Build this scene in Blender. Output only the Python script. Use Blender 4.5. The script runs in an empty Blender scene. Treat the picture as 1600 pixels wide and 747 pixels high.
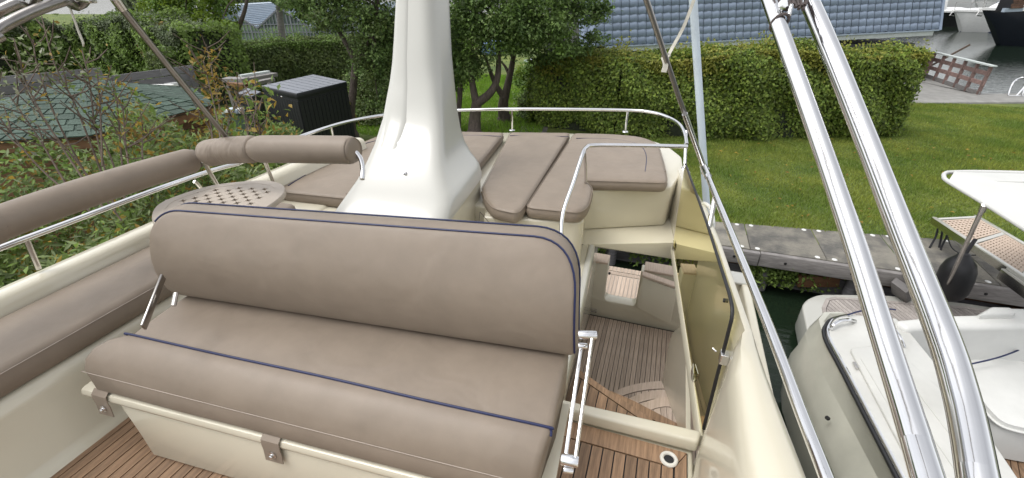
import bpy, bmesh, math, random
import numpy as np
from mathutils import Vector, Matrix
from mathutils.geometry import delaunay_2d_cdt
random.seed(7)
rng = np.random.default_rng(7)
C = bpy.context.scene.collection
SC = bpy.context.scene
R_ = math.radians
# ------------------------------------------------------------------ camera, sky, sun, exposure
F_PX, TH, YAW, CZ = 700.0, R_(29.3), R_(18.6), 4.2
cam = bpy.data.cameras.new('camera')
cam.sensor_width = 36.0; cam.lens = 36.0 * F_PX / 1600.0
cam.clip_start = 0.02; cam.clip_end = 2000
cam_o = bpy.data.objects.new('camera', cam); C.objects.link(cam_o)
cam_o.location = (0, 0, CZ); cam_o.rotation_euler = (R_(90) - TH, 0, YAW)
SC.camera = cam_o
SUN_EL, SUN_AZ = R_(63), R_(-120)      # azimuth measured clockwise from +Y
w = bpy.data.worlds.new('World'); SC.world = w; w.use_nodes = True
nt = w.node_tree; bg = nt.nodes['Background']
sky = nt.nodes.new('ShaderNodeTexSky'); sky.sky_type = 'NISHITA'; sky.sun_disc = False
sky.sun_elevation = SUN_EL; sky.sun_rotation = SUN_AZ; sky.dust_density = 3.0; sky.air_density = 1.0
hs = nt.nodes.new('ShaderNodeHueSaturation'); hs.inputs['Saturation'].default_value = 0.14
tc = nt.nodes.new('ShaderNodeTexCoord'); nz = nt.nodes.new('ShaderNodeTexNoise')
nz.inputs['Scale'].default_value = 2.2; nz.inputs['Detail'].default_value = 5
mr = nt.nodes.new('ShaderNodeMapRange'); mr.inputs[3].default_value = 1.0; mr.inputs[4].default_value = 1.9
mx = nt.nodes.new('ShaderNodeMixRGB'); mx.blend_type = 'MULTIPLY'; mx.inputs[0].default_value = 1.0
nt.links.new(tc.outputs['Generated'], nz.inputs['Vector']); nt.links.new(nz.outputs[0], mr.inputs[0])
nt.links.new(sky.outputs[0], hs.inputs['Color']); nt.links.new(hs.outputs[0], mx.inputs[1])
nt.links.new(mr.outputs[0], mx.inputs[2]); nt.links.new(mx.outputs[0], bg.inputs['Color'])
bg.inputs['Strength'].default_value = 0.15
sl = bpy.data.lights.new('sun', 'SUN'); sl.energy = .6; sl.angle = R_(25); sl.color = (1, .97, .92)
so = bpy.data.objects.new('sun', sl); C.objects.link(so)
sd = Vector((math.sin(SUN_AZ) * math.cos(SUN_EL), math.cos(SUN_AZ) * math.cos(SUN_EL), math.sin(SUN_EL)))
so.rotation_euler = sd.to_track_quat('Z', 'Y').to_euler()
SC.view_settings.view_transform = 'Standard'; SC.view_settings.look = 'None'
SC.view_settings.exposure = 0.40; SC.view_settings.gamma = 1.0; SC.view_settings.use_curve_mapping = False
SC.cycles.max_bounces = 8; SC.cycles.transparent_max_bounces = 12
SC.cycles.sample_clamp_indirect = 6.0

# ------------------------------------------------------------------ measuring helpers: a sight line meets a plane
_c, _s = math.cos(TH), math.sin(TH)
_R = Vector((math.cos(YAW), math.sin(YAW), 0)); _H = Vector((-math.sin(YAW), math.cos(YAW), 0))
def ray(u, v):
    a = (u - 800) / F_PX; d = (v - 373.5) / F_PX
    k = _R * a + _H * (_c - d * _s); k.z = -_s - d * _c
    return k
def atz(u, v, z): k = ray(u, v); return Vector((0, 0, CZ)) + k * ((z - CZ) / k.z)
def aty(u, v, y): k = ray(u, v); return Vector((0, 0, CZ)) + k * (y / k.y)
def atx(u, v, x): k = ray(u, v); return Vector((0, 0, CZ)) + k * (x / k.x)
def atd(u, v, d): return Vector((0, 0, CZ)) + ray(u, v) * d      # d = depth along the optical axis

# ------------------------------------------------------------------ materials
def new_mat(name):
    m = bpy.data.materials.new(name); m.use_nodes = True
    return m, m.node_tree, m.node_tree.nodes['Principled BSDF']
def N(nt, t, **k):
    n = nt.nodes.new(t)
    for a, b in k.items(): setattr(n, a, b)
    return n
def mat(name, col, rough=.5, metal=0, coat=0, var=.08, vscale=6, bump=0, bscale=60, stretch=(1, 1, 1), col2=None, spec=.5, objvar=0, island=0, transl=0, detail=5, bdist=.01):
    m, t, b = new_mat(name); L = t.links
    co = N(t, 'ShaderNodeTexCoord'); mp = N(t, 'ShaderNodeMapping'); mp.inputs['Scale'].default_value = stretch
    L.new(co.outputs['Object'], mp.inputs[0])
    n1 = N(t, 'ShaderNodeTexNoise'); n1.inputs['Scale'].default_value = vscale; n1.inputs['Detail'].default_value = detail; n1.inputs['Roughness'].default_value = .6
    L.new(mp.outputs[0], n1.inputs['Vector'])
    cr = N(t, 'ShaderNodeValToRGB')
    c2 = col2 or tuple(min(1, x * (1 + 2 * var)) for x in col); c1 = tuple(x * (1 - 2 * var) for x in col) if col2 is None else col
    cr.color_ramp.elements[0].color = (*c1, 1); cr.color_ramp.elements[1].color = (*c2, 1)
    cr.color_ramp.elements[0].position = .25; cr.color_ramp.elements[1].position = .75
    L.new(n1.outputs[0], cr.inputs[0]); out = cr.outputs[0]
    if objvar or island:
        hv = N(t, 'ShaderNodeHueSaturation'); mr = N(t, 'ShaderNodeMapRange')
        k = objvar or island
        mr.inputs[3].default_value = 1 - k; mr.inputs[4].default_value = 1 + k
        if objvar: oi = N(t, 'ShaderNodeObjectInfo'); L.new(oi.outputs['Random'], mr.inputs[0])
        else: oi = N(t, 'ShaderNodeNewGeometry'); L.new(oi.outputs['Random Per Island'], mr.inputs[0])
        L.new(mr.outputs[0], hv.inputs['Value']); L.new(out, hv.inputs['Color']); out = hv.outputs[0]
    L.new(out, b.inputs['Base Color'])
    b.inputs['Roughness'].default_value = rough; b.inputs['Metallic'].default_value = metal
    b.inputs['Coat Weight'].default_value = coat; b.inputs['Coat Roughness'].default_value = .05
    b.inputs['Specular IOR Level'].default_value = spec
    if bump:
        n2 = N(t, 'ShaderNodeTexNoise'); n2.inputs['Scale'].default_value = bscale; n2.inputs['Detail'].default_value = 4
        L.new(mp.outputs[0], n2.inputs['Vector'])
        bp = N(t, 'ShaderNodeBump'); bp.inputs['Strength'].default_value = bump; bp.inputs['Distance'].default_value = bdist
        L.new(n2.outputs[0], bp.inputs['Height']); L.new(bp.outputs[0], b.inputs['Normal'])
    if transl:
        tr = N(t, 'ShaderNodeBsdfTranslucent'); L.new(out, tr.inputs[0])
        ms = N(t, 'ShaderNodeMixShader'); ms.inputs[0].default_value = transl
        o = t.nodes['Material Output']
        L.new(b.outputs[0], ms.inputs[1]); L.new(tr.outputs[0], ms.inputs[2]); L.new(ms.outputs[0], o.inputs[0])
    return m
M = {}
M['gel'] = mat('gelcoat_cream', (.61, .57, .455), .26, coat=.6, var=.02, vscale=2, bump=.03, bscale=3)
M['gelw'] = mat('gelcoat_white', (.45, .445, .405), .28, coat=.5, var=.015, vscale=2, bump=.03, bscale=3)
M['gelg'] = mat('gelcoat_grey_white', (.54, .535, .50), .35, coat=.35, var=.05, vscale=3, bump=.02, bscale=4)
M['hullg'] = mat('hull_off_white', (.46, .455, .39), .35, coat=.35, var=.07, vscale=2.5)
M['seatw'] = mat('boat_seat_white', (.60, .60, .575), .5, var=.03, vscale=4, bump=.05, bscale=300)
M['vinyl'] = mat('taupe_vinyl', (.236, .192, .150), .48, var=.05, vscale=7, bump=.12, bscale=420, spec=.4, bdist=.003)
def add_wrinkle(m, scale=5, strength=.25, dist=.02, stretch=(1, 1, 1)):
    t = m.node_tree; b = t.nodes['Principled BSDF']; old = b.inputs['Normal'].links[0].from_node
    co = N(t, 'ShaderNodeTexCoord'); mp = N(t, 'ShaderNodeMapping'); mp.inputs['Scale'].default_value = stretch
    n = N(t, 'ShaderNodeTexNoise'); n.inputs['Scale'].default_value = scale; n.inputs['Detail'].default_value = 2; n.inputs['Distortion'].default_value = .6
    bp = N(t, 'ShaderNodeBump'); bp.inputs['Strength'].default_value = strength; bp.inputs['Distance'].default_value = dist
    t.links.new(co.outputs['Object'], mp.inputs[0]); t.links.new(mp.outputs[0], n.inputs['Vector'])
    t.links.new(n.outputs[0], bp.inputs['Height']); t.links.new(bp.outputs[0], old.inputs['Normal'])
add_wrinkle(M['vinyl'], 5.5, .4, .02)
M['vinyl_ruched'] = mat('taupe_vinyl_ruched', (.236, .192, .150), .5, var=.035, vscale=5, bump=.12, bscale=420, spec=.4, bdist=.003)
add_wrinkle(M['vinyl_ruched'], 16, .5, .03, (1.6, .5, .5))
M['navy'] = mat('navy_piping', (.008, .014, .065), .4, var=.1, vscale=40)
M['thread'] = mat('pale_stitching', (.40, .34, .29), .7)
M['steel'] = mat('polished_stainless', (.74, .74, .75), .10, metal=1, var=.03, vscale=8, bump=.02, bscale=25)
M['steel_dull'] = mat('satin_stainless', (.60, .58, .55), .22, metal=1, var=.05, vscale=8)
M['steel_dark'] = mat('stainless_dark_reflect', (.30, .285, .27), .28, metal=1, var=.08, vscale=10)  # dark reflections in the steel painted in as a darker base colour
M['teak'] = mat('teak_warm', (.15, .092, .053), .55, var=.1, vscale=9, stretch=(9, .7, 9), col2=(.285, .178, .105), bump=.12, bscale=40, objvar=.28)
M['teak_grey'] = mat('teak_weathered', (.33, .255, .195), .65, vscale=9, stretch=(9, .7, 9), col2=(.50, .40, .32), bump=.12, bscale=40, objvar=.16)
M['teak_pale'] = mat('teak_bleached', (.40, .31, .24), .65, vscale=9, stretch=(9, .7, 9), col2=(.56, .45, .36), bump=.1, bscale=40, objvar=.12)
M['teak_silver'] = mat('teak_silvered', (.27, .24, .22), .7, vscale=9, stretch=(7, 1, 7), col2=(.42, .38, .35), bump=.1, bscale=40, objvar=.14)
M['caulk'] = mat('black_caulk', (.014, .012, .011), .6, var=.1)
M['black'] = mat('black_rubber', (.012, .012, .014), .45, var=.1)
M['blackp'] = mat('black_shed_plastic', (.010, .011, .013), .5, var=.12, vscale=12, bump=.15, bscale=60)
M['shedroof'] = mat('grey_shed_roof', (.17, .18, .21), .42, var=.1, vscale=10, bump=.1, bscale=60)
M['rope'] = mat('black_rope', (.015, .015, .018), .8, var=.2, vscale=80, bump=.5, bscale=200)
M['cord'] = mat('brown_cord', (.10, .08, .075), .7, var=.2, vscale=80)
M['web'] = mat('pale_webbing', (.44, .42, .36), .85, var=.12, vscale=25, bump=.25, bscale=300)
M['plast'] = mat('white_plastic', (.66, .64, .58), .5, var=.05, vscale=10)
M['lattice'] = mat('lattice_table_plastic', (.46, .40, .335), .5, var=.04, vscale=10)
M['wood_grey'] = mat('weathered_timber', (.13, .12, .115), .85, vscale=5, stretch=(1, 1, 8), col2=(.27, .255, .245), bump=.35, bscale=30, objvar=.25)
M['wood_dark'] = mat('dark_fence_timber', (.13, .125, .13), .85, vscale=5, stretch=(1, 1, 8), col2=(.23, .22, .235), bump=.35, bscale=30, objvar=.25)
M['wood_brown'] = mat('brown_timber', (.17, .085, .04), .75, var=.2, vscale=6, stretch=(2, 2, 12), bump=.2, objvar=.15)
M['wood_pink'] = mat('worn_red_timber', (.20, .13, .115), .8, var=.2, vscale=10, bump=.2, objvar=.25)
M['shingle'] = mat('green_felt_shingle', (.055, .085, .066), .9, var=.2, vscale=30, bump=.4, bscale=300, objvar=.22)
M['tile'] = mat('blue_grey_roof_tile', (.235, .29, .385), .4, var=.08, vscale=4, objvar=.10)
M['fascia'] = mat('pale_fascia', (.50, .54, .52), .5, var=.06)
M['wall'] = mat('dark_house_wall', (.06, .06, .065), .7, var=.1)
M['brick'] = mat('brown_brick', (.13, .07, .045), .85, var=.2, vscale=30, bump=.3, objvar=.25)
M['lead'] = mat('grey_flashing', (.32, .38, .45), .5, var=.1)
M['bark'] = mat('tree_bark', (.055, .042, .034), .9, vscale=7, stretch=(3, 3, .6), col2=(.15, .12, .10), bump=.9, bscale=22, bdist=.03)
M['stem'] = mat('shrub_stem', (.12, .09, .07), .85, var=.25, vscale=30)
def leafmat(name, c1, c2, var=.35, transl=.25, rough=.5, vs=1.2):
    return mat(name, c1, rough, vscale=vs, col2=c2, island=var, transl=min(.5, transl + .12), spec=.35)
M['leaf_hedge'] = leafmat('hedge_leaf', (.10, .165, .028), (.22, .28, .048), .65, vs=9)
M['leaf_tip'] = leafmat('hedge_tip_leaf', (.19, .25, .035), (.30, .27, .055), .4, vs=2)
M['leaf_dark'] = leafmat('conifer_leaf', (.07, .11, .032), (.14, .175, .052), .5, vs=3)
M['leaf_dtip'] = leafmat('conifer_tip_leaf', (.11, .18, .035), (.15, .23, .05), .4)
M['leaf_tree'] = leafmat('broad_leaf', (.105, .175, .056), (.18, .26, .075), .55, vs=3)
M['leaf_treelight'] = leafmat('broad_leaf_light', (.12, .21, .04), (.17, .26, .06), .4)
M['leaf_lime'] = leafmat('lime_leaf', (.12, .20, .018), (.20, .27, .03), .35, .35)
M['leaf_poplar'] = leafmat('far_leaf', (.10, .135, .07), (.16, .19, .10), .35)
M['leaf_wild'] = leafmat('wild_leaf', (.115, .19, .04), (.20, .28, .065), .5, .3)
M['leaf_willow'] = leafmat('willow_leaf', (.15, .21, .075), (.24, .29, .13), .4, .3)
M['leaf_orange'] = leafmat('turning_leaf', (.36, .20, .04), (.30, .25, .045), .4, .3)
M['leaf_rust'] = leafmat('rust_leaf', (.24, .13, .035), (.20, .17, .045), .4, .3)
M['leaf_grey'] = leafmat('seedhead', (.20, .20, .14), (.26, .27, .19), .3, .2)
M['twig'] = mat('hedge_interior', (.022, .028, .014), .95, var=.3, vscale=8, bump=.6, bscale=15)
M['blade'] = leafmat('grass_blade', (.15, .225, .037), (.275, .315, .06), .45, .3, vs=.9)
M['blade2'] = leafmat('lit_grass_blade', (.16, .30, .03), (.22, .36, .04), .35, .3, vs=.6)  # brighter green painted in for light falling on the grass by the trees
M['steelcable'] = mat('steel_cable', (.4, .4, .42), .35, metal=1)
M['canvas'] = mat('white_canvas', (.55, .55, .525), .7, var=.02, vscale=3, bump=.15, bscale=6)
M['hose'] = mat('yellow_hose', (.30, .26, .06), .5, var=.1)
M['bin'] = mat('green_plastic_bin', (.12, .17, .13), .5, var=.1)
M['white'] = mat('white_paint', (.70, .70, .68), .35, coat=.3, var=.03)
M['navyhull'] = mat('navy_hull', (.008, .010, .016), .12, coat=.5, var=.1)
M['blackhull'] = mat('black_hull', (.012, .012, .013), .2, coat=.4, var=.1)
M['antif'] = mat('blue_antifouling', (.02, .035, .08), .6)
M['win'] = mat('dark_boat_glass', (.10, .13, .18), .08, var=.1)
M['bluecover'] = mat('blue_boat_cover', (.12, .19, .33), .7, var=.1)
M['redcover'] = mat('maroon_cover', (.10, .04, .05), .8, var=.1)
M['concrete'] = mat('pale_concrete', (.24, .235, .22), .9, var=.12, vscale=3, bump=.3, bscale=30)
M['slab'] = mat('quay_slab', (.15, .145, .135), .9, vscale=3.2, col2=(.36, .335, .28), bump=.6, bscale=40, detail=12, objvar=.10)
def ribbed(m, axis=0, scale=150, strength=.6):
    t = m.node_tree; b = t.nodes['Principled BSDF']; old = b.inputs['Normal'].links[0].from_node
    co = N(t, 'ShaderNodeTexCoord'); wv = N(t, 'ShaderNodeTexWave'); wv.bands_direction = 'XYZ'[axis]; wv.inputs['Scale'].default_value = scale / 6.283
    bp = N(t, 'ShaderNodeBump'); bp.inputs['Strength'].default_value = strength; bp.inputs['Distance'].default_value = .008
    t.links.new(co.outputs['Object'], wv.inputs['Vector']); t.links.new(wv.outputs['Fac'], bp.inputs['Height'])
    t.links.new(bp.outputs[0], old.inputs['Normal'])
    # base colour multiplied darker along the grooves
    lk = b.inputs['Base Color'].links[0].from_socket
    mxx = N(t, 'ShaderNodeMixRGB', blend_type='MULTIPLY'); mxx.inputs[0].default_value = .45
    t.links.new(lk, mxx.inputs[1]); t.links.new(wv.outputs['Color'], mxx.inputs[2]); t.links.new(mxx.outputs[0], b.inputs['Base Color'])
ribbed(M['slab'], 0, 210)
M['soil'] = mat('bank_soil', (.035, .03, .022), .95, var=.3, vscale=4, bump=.6, bscale=12)
M['blue'] = mat('pale_blue_paint', (.60, .68, .74), .35, var=.05)
M['orange'] = mat('orange_plastic', (.45, .13, .04), .5)

M['lawn'] = mat('lawn', (.07, .11, .018), .9, vscale=.75, col2=(.14, .17, .03), bump=.8, bscale=45, bdist=.03, detail=9)
for k_, lo_, hi_ in (('blade', .40, .60), ('lawn', .40, .62), ('slab', .36, .64), ('leaf_hedge', .36, .62), ('leaf_tree', .36, .62), ('teak', .32, .66), ('teak_grey', .32, .66)):
    for n_ in M[k_].node_tree.nodes:
        if n_.type == 'VALTORGB': n_.color_ramp.elements[0].position = lo_; n_.color_ramp.elements[1].position = hi_
def glassmat(name, tint, rough=.0, refl=1.0, diffuse=None, dmix=0, ior=1.5, glc=None):
    m, t, b = new_mat(name); L = t.links; t.nodes.remove(b)
    tr = N(t, 'ShaderNodeBsdfTransparent'); tr.inputs[0].default_value = (*tint, 1)
    gl = N(t, 'ShaderNodeBsdfGlossy'); gl.inputs['Roughness'].default_value = rough; gl.inputs[0].default_value = (*(glc or (1, 1, 1)), 1)
    fr = N(t, 'ShaderNodeFresnel'); fr.inputs[0].default_value = ior
    mu = N(t, 'ShaderNodeMath', operation='MULTIPLY'); mu.inputs[1].default_value = refl
    mu.use_clamp = True
    ms = N(t, 'ShaderNodeMixShader'); L.new(fr.outputs[0], mu.inputs[0]); L.new(mu.outputs[0], ms.inputs[0])
    base = tr.outputs[0]
    if dmix:
        df = N(t, 'ShaderNodeBsdfDiffuse'); df.inputs[0].default_value = (*diffuse, 1)
        m2 = N(t, 'ShaderNodeMixShader'); m2.inputs[0].default_value = dmix
        L.new(tr.outputs[0], m2.inputs[1]); L.new(df.outputs[0], m2.inputs[2]); base = m2.outputs[0]
    L.new(base, ms.inputs[1]); L.new(gl.outputs[0], ms.inputs[2]); L.new(ms.outputs[0], t.nodes['Material Output'].inputs[0])
    return m
M['acrylic'] = glassmat('bronze_acrylic', (.91, .87, .56), .01, .9, glc=(.97, .93, .68))
M['ghglass'] = glassmat('greenhouse_glass', (.55, .68, .70), .08, 1.2, (.22, .28, .29), .45)
M['ghroof'] = mat('whitewashed_glass', (.55, .62, .68), .3, var=.06, vscale=2)
m, t, b = new_mat('harbour_water')
b.inputs['Base Color'].default_value = (.010, .018, .010, 1); b.inputs['Roughness'].default_value = .04; b.inputs['IOR'].default_value = 1.33
co = N(t, 'ShaderNodeTexCoord'); mp = N(t, 'ShaderNodeMapping'); mp.inputs['Scale'].default_value = (1.2, 2.6, 1)
n1 = N(t, 'ShaderNodeTexNoise'); n1.inputs['Scale'].default_value = 1.6; n1.inputs['Detail'].default_value = 4
bp = N(t, 'ShaderNodeBump'); bp.inputs['Strength'].default_value = .35; bp.inputs['Distance'].default_value = .06
t.links.new(co.outputs['Object'], mp.inputs[0]); t.links.new(mp.outputs[0], n1.inputs['Vector'])
t.links.new(n1.outputs[0], bp.inputs['Height']); t.links.new(bp.outputs[0], b.inputs['Normal'])
M['water'] = m

# ------------------------------------------------------------------ object helpers
WLOC = {}
def tag(o, label=None, cat=None, group=None, kind=None):
    if label: o['label'] = label
    if cat: o['category'] = cat
    if group: o['group'] = group
    if kind: o['kind'] = kind
    return o
def thing(name, loc, label, cat, group=None):
    o = bpy.data.objects.new(name, None); C.objects.link(o); o.location = loc
    o.empty_display_size = .2; WLOC[o.name] = Vector(loc)
    return tag(o, label, cat, group)
def adopt(o, parent):
    o.parent = parent; o.matrix_parent_inverse = Matrix.Translation(-WLOC[parent.name])
class MB:
    def __init__(s): s.v = []; s.f = []; s.sm = []
    def add(s, vs, fs, smooth=False):
        n = len(s.v); s.v += [tuple(x) for x in vs]; s.f += [tuple(i + n for i in f) for f in fs]; s.sm += [smooth] * len(fs); return s
    def box(s, a, b_):
        (x0, y0, z0), (x1, y1, z1) = a, b_
        x0, x1 = min(x0, x1), max(x0, x1); y0, y1 = min(y0, y1), max(y0, y1); z0, z1 = min(z0, z1), max(z0, z1)
        return s.add([(x0,y0,z0),(x1,y0,z0),(x1,y1,z0),(x0,y1,z0),(x0,y0,z1),(x1,y0,z1),(x1,y1,z1),(x0,y1,z1)],
                     [(3,2,1,0),(4,5,6,7),(0,1,5,4),(1,2,6,5),(2,3,7,6),(3,0,4,7)])
    def hexa(s, q):   # 8 corners: bottom four then top four
        return s.add(q, [(3,2,1,0),(4,5,6,7),(0,1,5,4),(1,2,6,5),(2,3,7,6),(3,0,4,7)])
    def bar(s, p, q, w, h=None, up=(0, 0, 1)):
        p, q = Vector(p), Vector(q); h = h or w; d = (q - p).normalized(); u = Vector(up)
        if abs(d.dot(u)) > .97: u = Vector((0, 1, 0))
        a = d.cross(u).normalized() * (w / 2); c = a.cross(d).normalized() * (h / 2)
        return s.hexa([p - a - c, p + a - c, q + a - c, q - a - c, p - a + c, p + a + c, q + a + c, q - a + c])
    def prism(s, poly, z0, z1, smooth=False):
        n = len(poly); z0f = z0 if callable(z0) else (lambda x, y: z0); z1f = z1 if callable(z1) else (lambda x, y: z1)
        area = sum(poly[i][0] * poly[(i + 1) % n][1] - poly[(i + 1) % n][0] * poly[i][1] for i in range(n))
        if area < 0: poly = poly[::-1]
        vs = [(p[0], p[1], z0f(p[0], p[1])) for p in poly] + [(p[0], p[1], z1f(p[0], p[1])) for p in poly]
        fs = [tuple(range(n - 1, -1, -1)), tuple(range(n, 2 * n))] + [(i, (i + 1) % n, n + (i + 1) % n, n + i) for i in range(n)]
        return s.add(vs, fs, smooth)
    def tube(s, pts, r, seg=10, closed=False, caps=True):
        pts = [Vector(p) for p in pts]; n = len(pts)
        rs = r if hasattr(r, '__len__') else [r] * n
        tang = []
        for i in range(n):
            if closed: d = pts[(i + 1) % n] - pts[i - 1]
            else: d = pts[min(i + 1, n - 1)] - pts[max(i - 1, 0)]
            tang.append(d.normalized() if d.length > 1e-9 else Vector((0, 0, 1)))
        u = tang[0].orthogonal().normalized(); vs = []
        for i in range(n):
            u = (u - tang[i] * u.dot(tang[i]))
            u = u.normalized() if u.length > 1e-6 else tang[i].orthogonal().normalized()
            w_ = tang[i].cross(u)
            for k in range(seg):
                a = 2 * math.pi * k / seg
                vs.append(pts[i] + (u * math.cos(a) + w_ * math.sin(a)) * rs[i])
        fs = []
        for i in range(n if closed else n - 1):
            for k in range(seg):
                a = i * seg + k; b_ = i * seg + (k + 1) % seg; j = ((i + 1) % n) * seg
                fs.append((a, b_, j + (k + 1) % seg, j + k))
        if not closed and caps: fs += [tuple(range(seg - 1, -1, -1)), tuple(range((n - 1) * seg, n * seg))]
        return s.add(vs, fs, True)
    def loft(s, secs, closed=True, caps=True, smooth=True):
        n = len(secs[0]); vs = [p for sec in secs for p in sec]; fs = []
        for i in range(len(secs) - 1):
            for k in range(n if closed else n - 1):
                a, b_ = i * n + k, i * n + (k + 1) % n
                fs.append((a, b_, b_ + n, a + n))
        if caps and closed: fs += [tuple(range(n - 1, -1, -1)), tuple(range((len(secs) - 1) * n, len(secs) * n))]
        return s.add(vs, fs, smooth)
    def lathe(s, c, prof, seg=20, axis=(0, 0, 1)):
        ax = Vector(axis).normalized(); u = ax.orthogonal().normalized(); w_ = ax.cross(u); c = Vector(c)
        return s.loft([[c + ax * h + (u * math.cos(2*math.pi*k/seg) + w_ * math.sin(2*math.pi*k/seg)) * max(r, 1e-4) for k in range(seg)] for r, h in prof])
    def build(s, name, m, parent=None, angle=35, bevel=0, seg=2):
        V = np.array(s.v, dtype=float); piv = Vector(((V[:, 0].min() + V[:, 0].max()) / 2, (V[:, 1].min() + V[:, 1].max()) / 2, V[:, 2].min()))
        me = bpy.data.meshes.new(name); me.from_pydata([tuple(Vector(p) - piv) for p in s.v], [], s.f)
        bm = bmesh.new(); bm.from_mesh(me); bmesh.ops.recalc_face_normals(bm, faces=bm.faces); 
        if bevel: 
            bmesh.ops.bevel(bm, geom=[e for e in bm.edges if len(e.link_faces) == 2 and e.calc_face_angle(0) > R_(30)], offset=bevel, segments=seg, affect='EDGES', profile=.5, clamp_overlap=True)
            for f in bm.faces: f.smooth = True
        bm.to_mesh(me); bm.free()
        if not bevel: me.polygons.foreach_set('use_smooth', s.sm)
        me.set_sharp_from_angle(angle=R_(angle if not bevel else 50))
        me.materials.append(M[m] if isinstance(m, str) else m)
        o = bpy.data.objects.new(name, me); C.objects.link(o); o.location = piv
        if parent: adopt(o, parent)
        WLOC[o.name] = piv.copy()
        return o
def cr(pts, n=6, closed=False):      # Catmull-Rom through points
    pts = [Vector(p) for p in pts]; N_ = len(pts); out = []
    for i in range(N_ if closed else N_ - 1):
        if closed: p0, p1, p2, p3 = pts[i - 1], pts[i], pts[(i + 1) % N_], pts[(i + 2) % N_]
        else: p0, p1, p2, p3 = pts[max(i - 1, 0)], pts[i], pts[i + 1], pts[min(i + 2, N_ - 1)]
        for k in range(n):
            t = k / n
            out.append(.5 * ((2 * p1) + (-p0 + p2) * t + (2 * p0 - 5 * p1 + 4 * p2 - p3) * t * t + (-p0 + 3 * p1 - 3 * p2 + p3) * t ** 3))
    if not closed: out.append(pts[-1])
    return out
def fillet(pts, rad, seg=6, closed=True):    # round polygon / polyline corners (2-D or 3-D)
    P = [Vector(p) for p in pts]; n = len(P); out = []
    for i in range(n):
        r = rad[i] if hasattr(rad, '__len__') else rad
        if (not closed and i in (0, n - 1)) or r <= 0: out.append(P[i]); continue
        a, b_ = P[i - 1] - P[i], P[(i + 1) % n] - P[i]
        t = min(r, a.length * .48, b_.length * .48); A = P[i] + a.normalized() * t; B = P[i] + b_.normalized() * t
        for k in range(seg + 1):
            q = k / seg; out.append(A * (1 - q) ** 2 + P[i] * 2 * q * (1 - q) + B * q * q)
    return out
def inset(poly, d):
    n = len(poly); out = []
    area = sum(poly[i][0] * poly[(i + 1) % n][1] - poly[(i + 1) % n][0] * poly[i][1] for i in range(n)); sg = 1 if area > 0 else -1
    for i in range(n):
        a = (poly[i] - poly[i - 1]); b_ = (poly[(i + 1) % n] - poly[i])
        na = Vector((-a.y, a.x)).normalized() if a.length > 1e-9 else Vector((0, 0)); nb = Vector((-b_.y, b_.x)).normalized() if b_.length > 1e-9 else na
        m_ = na + nb; m_ = m_.normalized() if m_.length > 1e-6 else na
        k = 1 / max(.5, m_.dot(na)) if na.length > 0 else 1
        out.append(poly[i] + m_ * (d * k * sg))
    return out
def resample(poly, step):
    out = []
    n = len(poly)
    for i in range(n):
        a, b_ = poly[i], poly[(i + 1) % n]; k = max(1, int((b_ - a).length / step))
        out += [a + (b_ - a) * (j / k) for j in range(k)]
    return out
def cushion(mb, outline, t, r, fn, crown=.012, rb=None):
    """padded slab: outline in 2-D, thickness t, edge radius r, fn maps (u, v, w) to a point"""
    o = [Vector((p[0], p[1])) for p in outline]; o = resample(o, .05); rb = rb if rb is not None else r * .6; rings = []
    for k in range(4): a = k / 3 * math.pi / 2; rings.append((rb * (1 - math.sin(a)), rb * (1 - math.cos(a))))
    rings.append((-.006, t * .5))
    for k in range(6): a = k / 5 * math.pi / 2; rings.append((r * (1 - math.cos(a)), t - r * (1 - math.sin(a))))
    rings += [(r * 1.35, t + crown * .12)]
    secs = [[fn(p.x, p.y, h) for p in inset(o, i)] for i, h in rings]
    n = len(o); mb.loft(secs, caps=False)
    base = len(mb.v); last = base - n
    ins = inset(o, r * 1.35)
    def dist(p):
        best = 9
        for k in range(n):
            a, b_ = ins[k], ins[(k + 1) % n]; ab = b_ - a; q = max(0, min(1, (p - a).dot(ab) / max(1e-9, ab.length_squared)))
            best = min(best, (p - a - ab * q).length)
        return best
    def inn_(p):
        c = False
        for k in range(n):
            a, b_ = ins[k], ins[(k + 1) % n]
            if (a.y > p.y) != (b_.y > p.y) and p.x < (b_.x - a.x) * (p.y - a.y) / (b_.y - a.y) + a.x: c = not c
        return c
    grid = []; x0, x1 = min(p.x for p in ins), max(p.x for p in ins); y0, y1 = min(p.y for p in ins), max(p.y for p in ins); st = .05
    for i in range(int((x1 - x0) / st) + 1):
        for k in range(int((y1 - y0) / st) + 1):
            p = Vector((x0 + (i + .5) * st, y0 + (k + .5) * st))
            if inn_(p) and dist(p) > .02: grid.append(p)
    V2, _, F2, OV, _, _ = delaunay_2d_cdt(ins + grid, [(k, (k + 1) % n) for k in range(n)], [], 1, 1e-5)
    mp_ = {}
    for k, p in enumerate(V2):
        src = OV[k][0] if OV[k] else -1
        if 0 <= src < n: mp_[k] = last + src
        else:
            p = Vector(p); mb.v.append(tuple(fn(p.x, p.y, t + crown * (.12 + .88 * (1 - math.exp(-dist(p) / .09)))))); mp_[k] = len(mb.v) - 1
    for f in F2: mb.f.append(tuple(mp_[q] for q in f)); mb.sm.append(True)
    first = base - n * len(secs)
    mb.f.append(tuple(first + k for k in range(n - 1, -1, -1))); mb.sm.append(True)
def clip(poly, n, d, keep=1):        # keep the side where n.p <= d
    out = []; m_ = len(poly)
    for i in range(m_):
        a, b_ = poly[i], poly[(i + 1) % m_]; fa = (a.dot(n) - d) * keep; fb = (b_.dot(n) - d) * keep
        if fa <= 0: out.append(a)
        if (fa < 0 < fb) or (fb < 0 < fa): out.append(a + (b_ - a) * (fa / (fa - fb)))
    return out
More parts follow.
